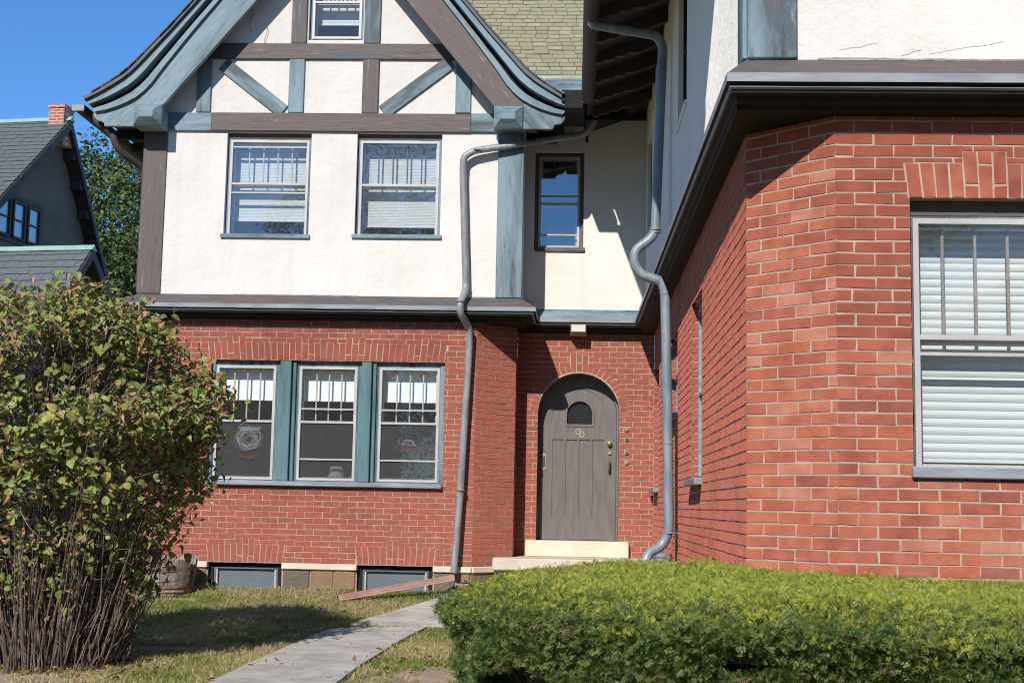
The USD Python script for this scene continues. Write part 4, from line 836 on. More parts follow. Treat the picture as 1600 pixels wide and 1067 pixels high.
# lamp standing inside the middle window
lampi = thing('table_lamp', 'pale lampshade seen through the bottom of the middle triple window', 'lamp', (-2.845, 16.52, .16))
cn = trimesh.creation.revolve([(.075, .27), (.115, .09), (.113, .09), (.073, .27)], sections=20); obj('lamp_shade', cn, M_SHADE, lampi, smooth=30)
obj('lamp_base', tube_mesh([(0, 0, -.02), (0, 0, .02), (0, 0, .1)], [.06, .03, .012], 12), M_IRON, lampi)

# ------------------------------------------------------------------ vegetation helpers
def rotm(axis_z, spin=0):
    z = np.asarray(axis_z, float); z /= np.linalg.norm(z); x = np.cross([0, 0, 1.0] if abs(z[2]) < .95 else [1.0, 0, 0], z); x /= np.linalg.norm(x); y = np.cross(z, x)
    c, s = math.cos(spin), math.sin(spin); return np.stack([c * x + s * y, -s * x + c * y, z], 1)
def leaf_shape(L=1.0, W=.75, fold=.25, curl=.25):
    """heart-shaped leaf along +y, folded at the midrib"""
    s = [(0, 0), (.18, .42), (.45, .5), (.75, .28), (1, 0)]
    V, F_ = [], []
    for y, w in s: V += [(-w * W * L, y * L - (.05 * L if w and y < .2 else 0), fold * w * L - curl * L * y * y), (0, y * L, -curl * L * y * y), (w * W * L, y * L - (.05 * L if w and y < .2 else 0), fold * w * L - curl * L * y * y)]
    for i in range(4): F_ += [[3 * i, 3 * i + 1, 3 * i + 4, 3 * i + 3], [3 * i + 1, 3 * i + 2, 3 * i + 5, 3 * i + 4]]
    return np.array(V), np.array(F_)
def quat(R):
    q_ = trimesh.transformations.quaternion_from_matrix(np.r_[np.c_[R, [0, 0, 0]], [[0, 0, 0, 1]]]); return q_
def rand_quats(normals, jitter, rg):
    """quaternions that carry +z to each jittered normal, with a random spin"""
    n = normals + rg.normal(0, jitter, normals.shape); n /= np.linalg.norm(n, axis=1, keepdims=True)
    ref = np.where(abs(n[:, 2:]) < .95, [[0, 0, 1.0]], [[1.0, 0, 0]]); x = np.cross(ref, n); x /= np.linalg.norm(x, axis=1, keepdims=True); y = np.cross(n, x)
    s = rg.uniform(0, 2 * np.pi, (len(n), 1)); X = np.cos(s) * x + np.sin(s) * y; Y = np.cross(n, X)
    from scipy.spatial.transform import Rotation
    return Rotation.from_matrix(np.stack([X, Y, n], -1)).as_quat()          # x, y, z, w
def instancer(name, parent, protos, pos, quats, scales, index, label=None, cat=None, kind='stuff'):
    pi = UsdGeom.PointInstancer.Define(stage, numbered(pth(parent), name)); base = str(pi.GetPath()); targets = []
    for nm, mesh, m in protos:
        p_ = obj(nm, mesh, m, base); targets.append(p_.GetPath())
    pi.CreatePrototypesRel().SetTargets(targets)
    pi.CreatePositionsAttr(Vt.Vec3fArray.FromNumpy(np.ascontiguousarray(pos, np.float32)))
    pi.CreateProtoIndicesAttr(Vt.IntArray.FromNumpy(np.ascontiguousarray(index, np.int32)))
    pi.CreateOrientationsAttr(Vt.QuathArray([Gf.Quath(float(q_[3]), float(q_[0]), float(q_[1]), float(q_[2])) for q_ in quats]))
    pi.CreateScalesAttr(Vt.Vec3fArray.FromNumpy(np.ascontiguousarray(np.repeat(np.asarray(scales)[:, None], 3, 1), np.float32)))
    return tag(pi, label, cat, kind=kind)

# ------------------------------------------------------------------ lawn: grass tufts, weeds, fallen leaves
rg = np.random.default_rng(11)
BUSH = np.array([-4.15, 10.85])
def tuft(n, h, lean, seed):
    r2 = np.random.default_rng(seed); mb = MB()
    for _ in range(n):
        a = r2.uniform(0, 2 * np.pi); b = r2.uniform(0, .035); base = np.array([b * math.cos(a), b * math.sin(a), -.005]); d = np.array([math.cos(a + r2.normal(0, .6)), math.sin(a + r2.normal(0, .6)), 0]); hh = h * r2.uniform(.55, 1.15); ln = lean * r2.uniform(.4, 1.3)
        s = np.array([-d[1], d[0], 0]) * .0026
        m_ = base + d * ln * hh * .35 + [0, 0, hh * .6]; t_ = base + d * ln * hh + [0, 0, hh * (1 - .3 * ln)]
        mb.add([base - s, base + s, m_ + s * .8, m_ - s * .8, t_], [[0, 1, 2], [0, 2, 3], [3, 2, 4]])
    return mb.out()
N = 100000
gxy = np.stack([rg.uniform(-8.5, .9, N), rg.uniform(8.3, 16.15, N)], 1)
pn = meshkit.fbm(np.c_[gxy * [1.1, 1.1], np.zeros(N)], 4, seed=3)
pn2 = meshkit.fbm(np.c_[gxy * [.55, .55], np.zeros(N)], 3, seed=9)
from shapely import contains_xy
soilp = sg.Polygon([(-1.35, 10.9), (-.2, 11.0), (.6, 8.3), (-1.65, 8.3), (-1.62, 10.3)])
bushsoil = sg.Point(-4.3, 10.4).buffer(1.05)
keep = ~contains_xy(PATHPOLY, gxy[:, 0], gxy[:, 1]) & (pn > .31)
soil_here = contains_xy(soilp, gxy[:, 0], gxy[:, 1]) | contains_xy(bushsoil, gxy[:, 0], gxy[:, 1])
keep &= ~(soil_here & (rg.random(N) < .86)); keep &= (gxy[:, 0] > -7.5) | (rg.random(N) < .5)
keep &= ~((gxy[:, 1] > 15.7) & (gxy[:, 0] > -1.3))
gxy, pn, pn2 = gxy[keep], pn[keep], pn2[keep]; N = len(gxy)
green = meshkit.fbm(np.c_[gxy * [1.7, 1.7], np.ones(N)], 3, seed=21) + rg.normal(0, .12, N)
idx = np.where(green > .60, 1 + 3 * 0, np.where(green > .47, 2, 0)) + 3 * rg.integers(0, 2, N)
pos = np.c_[gxy, gh(gxy[:, 0], gxy[:, 1]) + .025 * (meshkit.fbm(np.c_[gxy * 1.3, np.zeros(N)], 3) - .5)]
protos = [('grass_tuft', tuft(8, .05 if k < 3 else .07, 1.0, 50 + k), M_GRASS[k % 3]) for k in range(6)]
instancer('grass', None, protos, pos, rand_quats(np.tile([0, 0, 1.0], (N, 1)), .12, rg), rg.uniform(.6, 1.15, N), idx, 'short patchy dry and green lawn grass around the path', 'grass')
soil_m = MB()
for pol in (soilp, bushsoil):
    m = trimesh.creation.triangulate_polygon(pol.segmentize(.25), engine='earcut') if False else None
    gxx, gyy = np.meshgrid(np.arange(pol.bounds[0], pol.bounds[2], .15), np.arange(pol.bounds[1], pol.bounds[3], .15), indexing='ij')
    ii = np.arange(gxx.size).reshape(gxx.shape); qd = np.stack([ii[:-1, :-1], ii[1:, :-1], ii[1:, 1:], ii[:-1, 1:]], -1).reshape(-1, 4)
    pts = np.stack([gxx, gyy, gh(gxx, gyy) + .025 * (meshkit.fbm(np.stack([gxx * 1.3, gyy * 1.3, 0 * gxx], -1), 3) - .5) + .006], -1).reshape(-1, 3)
    c_ = pts[qd].mean(1); qd = qd[contains_xy(pol.buffer(-.05), c_[:, 0], c_[:, 1]) & ~contains_xy(PATHPOLY, c_[:, 0], c_[:, 1])]
    if len(qd): soil_m.add(pts, qd)
tag(obj('soil', soil_m.out(), M_SOIL), 'bare brown soil under the shrub and beside the hedge', 'soil', kind='structure')
lv, lf = leaf_shape(.07, .7, .35, .4); lit = MB(); NL = 260
lxy = np.r_[np.stack([rg.uniform(-7, .3, NL), rg.uniform(8.8, 16, NL)], 1), rg.normal([-3.9, 10.35], [.6, .25], (110, 2)), rg.normal([-1.15, 11.6], [.3, .5], (50, 2))]
from scipy.spatial.transform import Rotation
lq = rand_quats(np.tile([0, 0, 1.0], (len(lxy), 1)), .45, rg)
for p_, q_ in zip(lxy, lq):
    lit.add(Rotation.from_quat(q_).apply(lv * rg.uniform(.45, 1.0)) + [p_[0], p_[1], gh(*p_) + .035], lf)
tag(obj('fallen_leaves', lit.out(), M_LITTER), 'scattered yellow and brown fallen leaves on the lawn', 'leaves', kind='stuff')
def weed(x, y, n, s, label, m=M_WEED, tall=.0):
    t_ = thing('weed', label, 'weed', (x, y, float(gh(x, y))), 'weeds along the foot of the house wall')
    st_ = MB(); 
    for k in range(n):
        a = rg.uniform(0, 6.28); h = s * rg.uniform(.5, 1.3) + tall; tip = np.array([math.cos(a) * s * .8, math.sin(a) * s * .8, h]); st_.add(*tube_mesh(np.array([[0, 0, 0], tip * [.4, .4, .6], tip]), [.004, .003, .002], 4))
        for j in range(3):
            R = rotm([math.cos(a) * .5 + rg.normal(0, .5), math.sin(a) * .5 + rg.normal(0, .5), 1], rg.uniform(0, 6.28)); v_, f_ = leaf_shape(s * .55, .6, .3, .3)
            obj('leaf', (v_ @ R.T + tip * (1 - .25 * j), f_), m, t_)
    st_.build('stem', m, t_)
weed(-4.12, 15.9, 4, .11, 'small green weed between the barrel and the basement window'); weed(-3.78, 16.05, 2, .06, 'tiny weed under the left basement window pane')
weed(-4.75, 15.25, 10, .17, 'bright green weedy clump in front of the half barrel', tall=.05); weed(-2.93, 16.0, 2, .05, 'tiny dark weed below the stone between basement windows')

# ------------------------------------------------------------------ clipped yew hedge
hedge = thing('yew_hedge', 'clipped yew hedge in front of the right bay, light on top', 'hedge')
plan = sg.Polygon(spline([(3.6, 4.55), (2.4, 4.75), (1.4, 4.85), (.55, 5.0), (-.05, 5.35), (-.45, 5.9), (-.62, 6.5), (-.57, 7.2), (-.30, 7.9), (.05, 8.45), (.45, 8.85), (.80, 8.8), (.93, 8.3), (.94, 7.75), (1.36, 7.33), (2.4, 7.30), (3.6, 7.30)], 90))
ring_ = plan.exterior
def ztop(x, y, d):
    z = np.interp(x, [-.7, -.3, .3, .9, 1.4, 2.6], [-.335, -.315, -.30, -.295, -.315, -.335]) + .03 * (meshkit.fbm(np.stack([np.asarray(x) * 2, np.asarray(y) * 2, 0 * np.asarray(x)], -1), 3, seed=5) - .5)
    return z - .12 * np.clip(1 - d / .40, 0, 1) ** 2.0
from shapely import points as spts, distance as sdist
rh = np.random.default_rng(5)
n = 46000; hx = np.stack([rh.uniform(-.7, 3.3, n), rh.uniform(4.5, 8.9, n)], 1); hx = hx[contains_xy(plan, hx[:, 0], hx[:, 1])]
dd = sdist(spts(hx), ring_); open_side = hx[:, 1] < 99
wallside = ((hx[:, 1] > 6.9) & (hx[:, 0] > .75)); dd_e = np.where(wallside, .5, dd)
ptop = np.c_[hx, ztop(hx[:, 0], hx[:, 1], dd_e) - np.abs(rh.normal(0, .012, len(hx))) - .012]
ntop = np.tile([0.0, 0, 1], (len(hx), 1))
# sides: walk the outline from the street round the end
s_all = np.linspace(0, ring_.length, 1600); pts_ = np.array([ring_.interpolate(s).coords[0] for s in s_all])
tan = np.gradient(pts_, axis=0); tan /= np.linalg.norm(tan, axis=1, keepdims=True) + 1e-9
nor = np.stack([tan[:, 1], -tan[:, 0]], 1)
if sdist(spts(pts_[200] + nor[200] * .05), plan) == 0: nor = -nor
vis = (pts_[:, 0] < 3.3) & ~((pts_[:, 1] > 7.0) & (pts_[:, 0] > .9))
cand = np.where(vis)[0]; n = 52000; ci = rh.choice(cand, n); t_ = rh.uniform(0, 1, n) ** .8
depth = t_ * .78
lump = meshkit.fbm(np.c_[pts_[ci] * 2.6, depth[:, None] * 3.0], 4, seed=13)
zz_ = np.interp(pts_[ci, 0], [-.7, -.3, .3, .9, 1.4, 2.6], [-.335, -.315, -.30, -.295, -.315, -.335]) - .095 - depth
inset = .30 * depth ** 1.15 - .32 * (lump - .5) + np.abs(rh.normal(0, .02, n)) + rh.uniform(0, 1, n) ** 3 * .08
ps = np.c_[pts_[ci] - nor[ci] * inset[:, None], zz_]
hole = meshkit.fbm(np.c_[pts_[ci] * 3.4, depth[:, None] * 6.5], 4, seed=31)
ks = (hole + .10 * (1 - t_) > .47 + .09 * t_); ps, cis, dps, lump = ps[ks], ci[ks], depth[ks], lump[ks]
nside = np.c_[nor[cis], np.full(len(cis), .35)]
def clump(nsp, L, nl, need, spread, seed, up=1.0, w=.0019):
    """a tuft of short yew shoots, each with flat needles on both sides"""
    r2 = np.random.default_rng(seed); mb = MB()
    for _ in range(nsp):
        d = r2.normal(0, spread, 3) + [0, 0, up]; R_ = rotm(d, r2.uniform(0, 6.28)); b0 = r2.normal(0, .016, 3) * [1, 1, .5]; l_ = L * r2.uniform(.6, 1.15)
        for k in range(nl):
            z = l_ * (.05 + .95 * k / nl); side = 1 if k % 2 else -1; n_ = need * (1 - .4 * k / nl) * r2.uniform(.8, 1.2)
            b = np.array([0, 0, z]); t2 = np.array([side * n_ * .92, r2.normal(0, .3) * n_, z + n_ * .45]); m2 = (b + t2) / 2; o = np.array([w * .3 * side, w * .6, -w * .9])
            mb.add(np.array([b, m2 + o, t2, m2 - o]) @ R_.T + b0, [[0, 1, 2, 3]])
    return mb.out()
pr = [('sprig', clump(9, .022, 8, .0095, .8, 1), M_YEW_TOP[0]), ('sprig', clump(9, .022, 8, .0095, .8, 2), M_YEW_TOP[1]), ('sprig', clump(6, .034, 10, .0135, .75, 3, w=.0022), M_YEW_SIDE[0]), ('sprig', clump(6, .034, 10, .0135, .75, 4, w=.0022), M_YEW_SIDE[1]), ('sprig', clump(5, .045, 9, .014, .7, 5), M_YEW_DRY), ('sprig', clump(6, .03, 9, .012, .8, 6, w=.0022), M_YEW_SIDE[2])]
pat = meshkit.fbm(np.c_[hx * 3.0, np.zeros(len(hx))], 3, seed=17)
ed_ = np.clip(1 - dd_e / .40, 0, 1)
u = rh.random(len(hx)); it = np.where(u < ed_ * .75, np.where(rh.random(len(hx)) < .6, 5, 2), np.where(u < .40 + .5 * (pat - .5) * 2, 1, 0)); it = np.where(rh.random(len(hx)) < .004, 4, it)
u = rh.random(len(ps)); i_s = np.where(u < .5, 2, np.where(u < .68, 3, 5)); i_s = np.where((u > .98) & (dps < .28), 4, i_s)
allp = np.vstack([ptop, ps]); alln = np.vstack([ntop, nside]); alli = np.r_[it, i_s]
quats = np.vstack([rand_quats(ntop, .5, rh), rand_quats(nside, .55, rh)])
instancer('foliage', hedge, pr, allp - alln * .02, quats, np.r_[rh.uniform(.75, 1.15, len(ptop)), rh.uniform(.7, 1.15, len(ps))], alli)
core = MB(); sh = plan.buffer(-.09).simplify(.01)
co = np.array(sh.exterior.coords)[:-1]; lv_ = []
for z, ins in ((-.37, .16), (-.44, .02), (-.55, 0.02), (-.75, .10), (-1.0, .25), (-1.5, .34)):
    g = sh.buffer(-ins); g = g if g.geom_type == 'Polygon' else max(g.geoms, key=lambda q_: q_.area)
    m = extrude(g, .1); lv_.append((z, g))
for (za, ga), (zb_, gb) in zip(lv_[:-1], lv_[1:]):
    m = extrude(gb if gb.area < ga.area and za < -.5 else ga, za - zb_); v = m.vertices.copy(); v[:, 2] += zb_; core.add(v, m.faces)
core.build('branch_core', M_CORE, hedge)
tw = MB()
for k in range(240):
    i = cand[rh.integers(len(cand))]; d0 = rh.uniform(.1, .75); p0 = np.r_[pts_[i] - nor[i] * (.22 + .3 * d0), -.45 - d0 - .1]; p1 = p0 + np.r_[nor[i] * rh.uniform(.1, .22) + tan[i] * rh.normal(0, .12), rh.uniform(-.05, .25)]
    tw.add(*tube_mesh(np.array([p0, (p0 + p1) / 2 + rh.normal(0, .015, 3), p1]), [.006, .004, .002], 4))
tw.build('branch', M_STEM, hedge)

# ------------------------------------------------------------------ big leafy shrub on the left
rb = np.random.default_rng(23)
shrub = thing('lilac_shrub', 'tall leafy shrub with bare stems below and browning leaves', 'shrub')
gz = float(gh(0, BUSH[1]))
prz = np.array([-1.3, -.9, -.4, .0, .35, .7, 1.0, 1.22, 1.41, 1.55, 1.63]); prr = np.array([.45, .62, .92, 1.14, 1.28, 1.30, 1.2, 1.02, .78, .45, .1])
def shr(z): return np.interp(z, prz, prr)
# twig ends in the crown
nt = 1700; zt = np.concatenate([rb.uniform(.15, 1.60, int(nt * .66)), rb.uniform(-.85, .3, nt - int(nt * .66))]); at = rb.uniform(0, 2 * np.pi, nt)
rt = shr(zt) * (1 - np.abs(rb.normal(0, .17, nt))) * (1 + .17 * (meshkit.noise(np.c_[np.cos(at) * 2.6, np.sin(at) * 2.6, zt * 3], 4) - .5) * 2)
ends = np.c_[BUSH[0] + rt * np.cos(at), BUSH[1] + rt * np.sin(at) * .95, zt]
stm, twg = MB(), MB()
for k in range(210):
    e_ = ends[rb.integers(nt)] if k > 60 else ends[rb.integers(int(nt * .66))]
    a = math.atan2(e_[1] - BUSH[1], e_[0] - BUSH[0]) + rb.normal(0, .35); r0 = .48 * math.sqrt(rb.random())
    b0 = np.array([BUSH[0] + r0 * math.cos(a), BUSH[1] + r0 * math.sin(a), gz - .05]); m1 = b0 * .62 + e_ * .38; m1[2] = gz + (e_[2] - gz) * .5; m1 += rb.normal(0, .06, 3)
    pts = spline([b0, m1, e_ * .8 + m1 * .2 + rb.normal(0, .05, 3), e_], 9); pts[2:-1] += rb.normal(0, .022, pts[2:-1].shape)
    stm.add(*tube_mesh(pts, np.linspace(rb.uniform(.005, .011) * (1.6 if k % 9 == 0 else 1), .003, 9), 5))
for k in range(1300):
    e_ = ends[k % nt]; c_ = np.array([BUSH[0], BUSH[1], e_[2] - rb.uniform(.2, .7)]); b0 = e_ * .62 + c_ * .38 + rb.normal(0, .08, 3)
    twg.add(*tube_mesh(np.array([b0, (b0 + e_) / 2 + rb.normal(0, .035, 3), e_]), [.005, .004, .002], 4))
for k in range(420):   # crossing twigs low in the shrub
    a = rb.uniform(0, 2 * np.pi); z = rb.uniform(-1.1, .4); r0 = shr(z) * math.sqrt(rb.random()); b0 = np.array([BUSH[0] + r0 * math.cos(a), BUSH[1] + r0 * math.sin(a), z]); e_ = b0 + rb.normal(0, .16, 3) + [.12 * math.cos(a), .12 * math.sin(a), .1]
    twg.add(*tube_mesh(np.array([b0, (b0 + e_) / 2 + rb.normal(0, .02, 3), e_]), [.004, .003, .0015], 4))
for k in range(700):   # thin upright shoots at the foot
    a = rb.uniform(0, 2 * np.pi); r0 = .6 * math.sqrt(rb.random()); b0 = np.array([BUSH[0] + r0 * math.cos(a), BUSH[1] + r0 * math.sin(a), gz - .03]); h = rb.uniform(.3, 1.5)
    e_ = b0 + np.array([math.cos(a) * h * (.22 + .2 * r0), math.sin(a) * h * (.22 + .2 * r0), h]) + rb.normal(0, .07, 3)
    twg.add(*tube_mesh(np.array([b0, (b0 + e_) / 2 + rb.normal(0, .04, 3), e_]), [.006, .005, .002], 4))
stm.build('stem', M_STEM, shrub, smooth=True); twg.build('twig', M_STEM, shrub)
lvs = [leaf_shape(1, .78, f_, c_) for f_, c_ in ((.3, .35), (.5, .6), (.2, .2), (.9, 1.1))]
leaves = []
gapn = meshkit.fbm(ends * 1.9, 3, seed=77)
for k in range(nt):
    if gapn[k] < .41: continue
    e_ = ends[k]; low = e_[2] < .25; nl = rb.integers(4, 10) if low and rb.random() < .7 else rb.integers(9, 19)
    out = np.array([e_[0] - BUSH[0], e_[1] - BUSH[1], (e_[2] - .5) * .8]); out /= np.linalg.norm(out) + 1e-6
    tone = meshkit.fbm(np.array([[e_[0] * 1.6, e_[1] * 1.6, e_[2] * 1.6]]), 3, seed=8)[0]
    for j in range(nl):
        p_ = e_ + rb.normal(0, .075, 3) + out * rb.normal(0, .03)
        u = rb.random() + (tone - .5) * .9
        c_ = 3 if u < .34 else (2 if u > .93 else (0 if u > .55 else 1))
        if c_ == 3 and e_[0] < BUSH[0] - .2 and rb.random() < .3: c_ = 0
        s_ = rb.uniform(.03, .088) * (.75 if c_ == 3 else 1)
        nrm = out * .75 + np.array([0, -.25, .75]) + rb.normal(0, .55, 3); R = rotm(nrm, rb.uniform(0, 6.28))
        lv, lf = lvs[3 if c_ == 3 else rb.integers(3)]
        leaves.append((p_, c_, (lv * s_ + [0, -.3 * s_, 0]) @ R.T + p_, lf))
front = sorted(range(len(leaves)), key=lambda i: leaves[i][0][1] + .0 * leaves[i][0][0] + (0 if leaves[i][0][0] > -4.75 else 5))[:300]
fs = set(front)
fol = [MB() for _ in range(4)]
for i, (p_, c_, v_, f_) in enumerate(leaves):
    if i in fs: obj('leaf', (v_, f_), M_LEAF[c_], shrub)
    else: fol[c_].add(v_, f_)
for m, b in zip(M_LEAF, fol): b.build('foliage', m, shrub, kind='stuff')

# ------------------------------------------------------------------ trees behind
def tree(label, x, y, h, r, zc, seed, ncl, mats=(0, 1, 2), name='leafy_tree', grp='trees behind the houses'):
    r2 = np.random.default_rng(seed); t_ = thing(name, label, 'tree', group=grp)
    tr = MB().add(*tube_mesh(spline([(x, y, -1.3), (x + .1, y, zc * .4), (x, y + .1, zc + .3 * r), (x, y, h - .5)], 8), np.linspace(.32, .05, 8), 9))
    for k in range(14):
        a = r2.uniform(0, 6.28); z0 = r2.uniform(zc - .7 * r, zc + .4 * r); e_ = np.array([x + math.cos(a) * r * .8, y + math.sin(a) * r * .8, z0 + r * r2.uniform(.2, .6)])
        tr.add(*tube_mesh(spline([(x, y, z0), ((x + e_[0]) / 2, (y + e_[1]) / 2, (z0 + e_[2]) / 2 + .2), e_], 5), np.linspace(.11, .02, 5), 6))
    tr.build('trunk', M_BARK, t_, smooth=True)
    d = r2.normal(0, 1, (ncl, 3)); d /= np.linalg.norm(d, axis=1, keepdims=True)
    bump = 1 + .42 * (meshkit.fbm(d * 2.4 + 10, 3, seed=seed) - .5) * 2
    rad = (1 - np.abs(r2.normal(0, .17, ncl))) * bump; P = np.array([x, y, zc]) + d * rad[:, None] * [r, r, (h - zc)]
    N_ = d + [0, 0, .5]
    gap = meshkit.fbm(P * .55, 3, seed=seed + 5); k_ = gap > .37; P, N_ = P[k_], N_[k_]
    def clump(sd, n_=26, sp=.3, s=.125):
        r3 = np.random.default_rng(sd); mb = MB()
        for _ in range(n_):
            lv, lf = leaf_shape(s * r3.uniform(.7, 1.2), .8, .2, .3); mb.add(lv @ rotm(r3.normal(0, .6, 3) + [0, 0, 1], r3.uniform(0, 6.28)).T + r3.normal(0, sp, 3) * [1, 1, .55], lf)
        return mb.out()
    instancer('crown', t_, [('leaf_spray', clump(seed + i), M_TREE[mats[i]]) for i in range(3)], P, rand_quats(N_, .4, r2), r2.uniform(.8, 1.3, len(P)), r2.choice(3, len(P), p=[.45, .3, .25]))
tree('tall green tree rising between the neighbouring house and the gable', -17.0, 47, 12.3, 4.3, 6.6, 101, 2400)
tree('dark green tree low behind the left corner of the brick house', -14.0, 42, 8.6, 3.4, 3.6, 202, 1700, (0, 2, 2))
tree('broad tree standing further back behind the grey stucco house', -22.5, 58, 12.0, 5.0, 6.0, 303, 1600, (2, 0, 1))

# ------------------------------------------------------------------ grey neighbouring house
nb = thing('neighbour_house', 'grey stucco house with slate roofs, brick chimney and triple window', 'house')
dN = np.array([.154, .988, 0]); dN /= np.linalg.norm(dN); nN = np.array([dN[1], -dN[0], 0])
def gable_house(A, zr, front, back, zb, Lr, wallin, rows, parent, over=.35):
    """A = foot of the ridge end; front/back = (t, z) of the rake ends; roof runs Lr along -nN"""
    A = np.array([A[0], A[1], 0.0]); P = lambda t, z, s: A + dN * t + nN * s + np.array([0, 0, z])
    ft, fz = front; bt, bz = back
    ext = lambda t, z, zz: (t + (0 - t) * 0, z)
    k = (zb - zr) / (fz - zr); ft2, fz2 = ft * k, zb + 0.0
    kb = (zb - zr) / (bz - zr); bt2 = bt * kb
    th = .16
    # walls
    wz = lambda t: zr - .28 + (abs(t) * (fz - zr) / abs(ft) if t < 0 else t * (bz - zr) / bt)
    tf, tb = ft2 + .45, bt2 - .3
    poly = [(tf, -1.4), (tb, -1.4), (tb, wz(tb)), (0, zr - .28), (tf, wz(tf))]
    Fg = Frame(tuple((A + nN * -over)[:2]), tuple((A + nN * -over + dN)[:2]))
    w = obj('wall', slabf(Fg, sg.Polygon(poly), -.2, 0), M_NSTUCCO, parent)
    mb = MB().hull([P(tf, -1.4, -over - .21), P(tf, wz(tf), -over - .21), P(tf, -1.4, -Lr), P(tf, wz(tf), -Lr), P(tf + .2, -1.4, -over - .21), P(tf + .2, wz(tf), -over - .21), P(tf + .2, -1.4, -Lr), P(tf + .2, wz(tf), -Lr)]); mb.build('wall', M_NSTUCCO, parent)
    # roof boards
    rb_ = MB()
    for (t1, z1) in ((ft2, zb), (bt2, zb)):
        rb_.hull([P(0, zr, 0), P(t1, z1, 0), P(0, zr, -Lr), P(t1, z1, -Lr), P(0, zr - th, 0), P(t1, z1 - th, 0), P(0, zr - th, -Lr), P(t1, z1 - th, -Lr)])
    r_ = rb_.build('roof', M_NTRIM, parent)
    # barge boards
    for (t1, z1) in ((ft2, zb), (bt2, zb)):
        MB().hull([P(0, zr - .02, .02), P(t1, z1 - .02, .02), P(0, zr - .26, .02), P(t1, z1 - .26, .02), P(0, zr - .02, -.05), P(t1, z1 - .02, -.05), P(0, zr - .26, -.05), P(t1, z1 - .26, -.05)]).build('bargeboard', M_NTRIM, parent)
    # slates on the slope that faces the street
    L = math.hypot(ft2, zr - zb); dv_ = (dN * ft2 + np.array([0, 0, zb - zr])) / L; up_ = np.cross(dv_, nN); up_ = up_ if up_[2] > 0 else -up_
    e_ = L / rows; sl = MB()
    for r in range(rows):
        s = .02
        off = rng.uniform(0, .3)
        while s < Lr - .3:
            w_ = rng.uniform(.24, .36); s1 = s + w_
            b = A + np.array([0, 0, zr]) + dv_ * ((r + 1) * e_ + rng.normal(0, .008)); c0, c1 = b - nN * (s if r % 2 else max(.02, s - .13)) + up_ * .035, b - nN * ((s1 if r % 2 else s1 - .13) - .008) + up_ * (.035 + rng.normal(0, .003))
            t0, t1_ = c0 - dv_ * (e_ + .05) - up_ * .025, c1 - dv_ * (e_ + .05) - up_ * .025
            sl.add([c0, c1, t1_, t0, c0 - up_ * .02, c1 - up_ * .02], [[0, 1, 2, 3], [4, 5, 1, 0]]); s = s1
    sl.build('slate_field', M_GSLATE, r_, kind='stuff')
    MB().hull([P(-.12, zr - .05, .03), P(.12, zr - .06, .03), P(0, zr + .075, .03), P(-.12, zr - .05, -Lr), P(.12, zr - .06, -Lr), P(0, zr + .075, -Lr)]).build('ridge_cap', M_COPPER, r_)
    return w, Fg, r_
w, Fg, r_ = gable_house((-12.658, 33.0), 9.374, (-2.905, 6.71), (2.556, 5.315), 3.2, 12, 0, 46, nb)
FX = Fg
for k in range(3):
    t0 = -2.46 + k * .645 - .02
    w_ = obj('window', ringf(FX, t0, t0 + .56, 6.02, 6.93, .06, 0, .06), M_NTRIM, nb)
    MB().boxf(FX, t0 + .05, t0 + .51, 6.06, 6.89, .005, .02, .002).build('pane', M_GLASSD, w_)
    MB().boxf(FX, t0 + .06, t0 + .5, 6.05, 6.9, .001, .004, .001).build('backing', M_ROOM, w_)
    MB().boxf(FX, t0 + .06, t0 + .5, 6.455, 6.495, .02, .045, .003).build('meeting_rail', M_NTRIM, w_)
obj('window_casing', ringf(FX, -2.58, -.52, 5.9, 7.05, .1, 0, .035), M_NTRIM, nb)
for k in range(7):     # blocks under the verge
    t = .35 + .42 * k
    P_ = np.array([-12.658, 33.0, 0]) + dN * t + np.array([0, 0, 9.374 - t * 1.588 - .24]); b = MB()
    b.hull([P_ + dN * a + nN * s + np.array([0, 0, c]) for a in (-.06, .06) for s in (-.34, -.06) for c in (-.16, .06)]); b.build('verge_block', M_NTRIM, nb)
gable_house((-10.657, 29.5), 5.466, (-.962, 4.425), (.961, 4.51), 2.4, 10, 0, 18, nb, over=.3)
chx = np.array([-12.658, 33.0, 0]) - nN * .1 + dN * 0.0
ch = MB().hull([np.array([-12.658, 33.0, 0]) + nN * s + dN * t + np.array([0, 0, z]) for s in (-.52, -.1) for t in (-.2, .26) for z in (8.7, 9.72)])
M_CHIM = mat('chimney_brick', {'g': ('geometry', {}), 'mp': ('mapping', {'rotation': (math.pi / 2, 0, 0)}), 'b': ('brick_texture', {'scale': 1., 'color1': (.33, .1, .06), 'color2': (.27, .08, .055), 'mortar': (.4, .34, .28), 'mortar_size': .01, 'brick_width': .22, 'row_height': .075}), 'p': ('principled_bsdf', {'roughness': .9})}, [('g.position', 'mp.vector'), ('mp.vector', 'b.vector'), ('b.color', 'p.base_color')], 'p.BSDF')
c_ = ch.build('chimney', M_CHIM, r_)
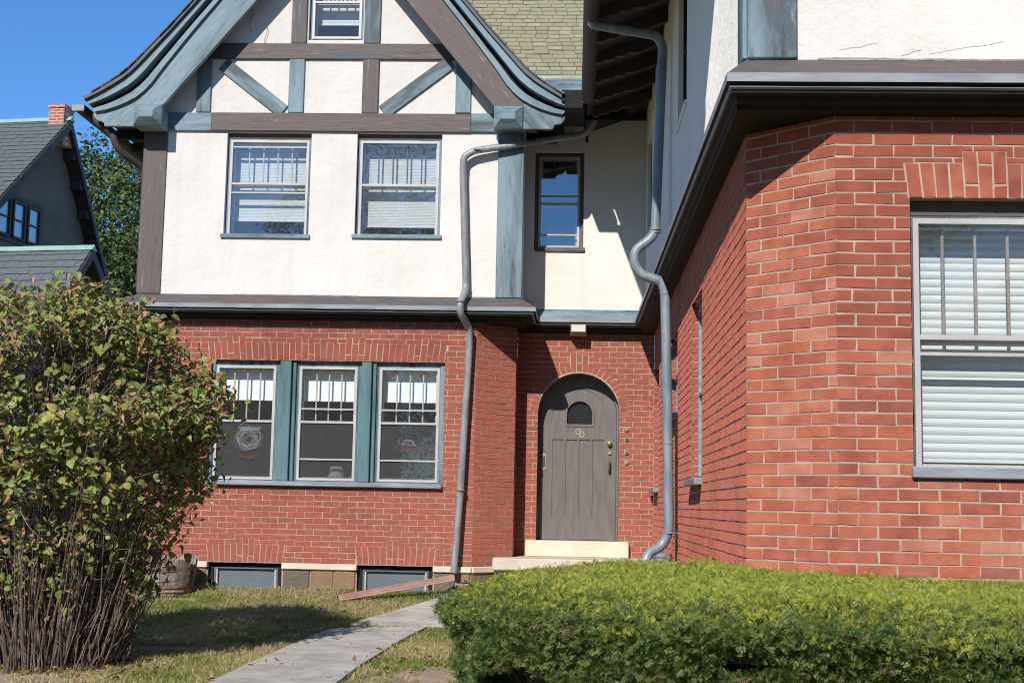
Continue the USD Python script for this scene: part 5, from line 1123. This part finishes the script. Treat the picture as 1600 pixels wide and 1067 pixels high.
MB().hull([np.array([-12.658, 33.0, 0]) + nN * s + dN * t + np.array([0, 0, z]) for s in (-.545, -.075) for t in (-.225, .285) for z in (9.63, 9.69)]).build('chimney', M_CHIM, r_)

# ------------------------------------------------------------------ the other side of the street, behind the photographer (seen only in window reflections)
for k, (x, y, w, dpt, h, rz, c) in enumerate([(-13, -27, 9, 8, 5.6, 3.6, M_NSTUCCO), (1.5, -28, 9, 8, 5.8, 3.9, M_BRICK[2]), (16, -27, 9, 8, 5.6, 3.6, M_NSTUCCO)]):
    t_ = thing('opposite_house', ['pale house across the street left of the brick one', 'brick house across the street between two pale ones', 'pale house across the street right of the brick one'][k], 'house', group='houses across the street')
    gb = sg.Polygon([(-w / 2, -2), (w / 2, -2), (w / 2, h), (0, h + rz), (-w / 2, h)])
    Fh = Frame((x + w / 2, y), (x - w / 2, y)); sh_ = affinity.translate(gb, w / 2, 0)
    obj('wall', slabf(Fh, sh_, -dpt, 0), c, t_)
    for sd in (-1, 1):
        MB().hull([(x, y + .4, h + rz + .25), (x + sd * (w / 2 + .4), y + .4, h - .1), (x, y - dpt - .4, h + rz + .25), (x + sd * (w / 2 + .4), y - dpt - .4, h - .1), (x, y + .4, h + rz + .1), (x + sd * (w / 2 + .4), y + .4, h - .25), (x, y - dpt - .4, h + rz + .1), (x + sd * (w / 2 + .4), y - dpt - .4, h - .25)]).build('roof', M_GSLATE, t_)
    for wx in (1.6, 4.5, 7.4):
        for wz in (.2, 3.2):
            wf = obj('window', ringf(Fh, wx - .5, wx + .5, wz, wz + 1.5, .09, 0, .05), M_ALU, t_); MB().boxf(Fh, wx - .41, wx + .41, wz + .09, wz + 1.41, .005, .02, .002).build('pane', M_BASEPANE, wf)
for k, (x, y, h) in enumerate([(-22, -19, 15), (-8, -20, 14), (5, -21, 15), (19, -18, 14)]):
    tree(['street tree furthest left across the road', 'street tree left of the middle across the road', 'street tree right of the middle across the road', 'street tree furthest right across the road'][k], x, y, h, 5.2, 7.2, 400 + 7 * k, 1100, name='street_tree', grp='street trees across the road')
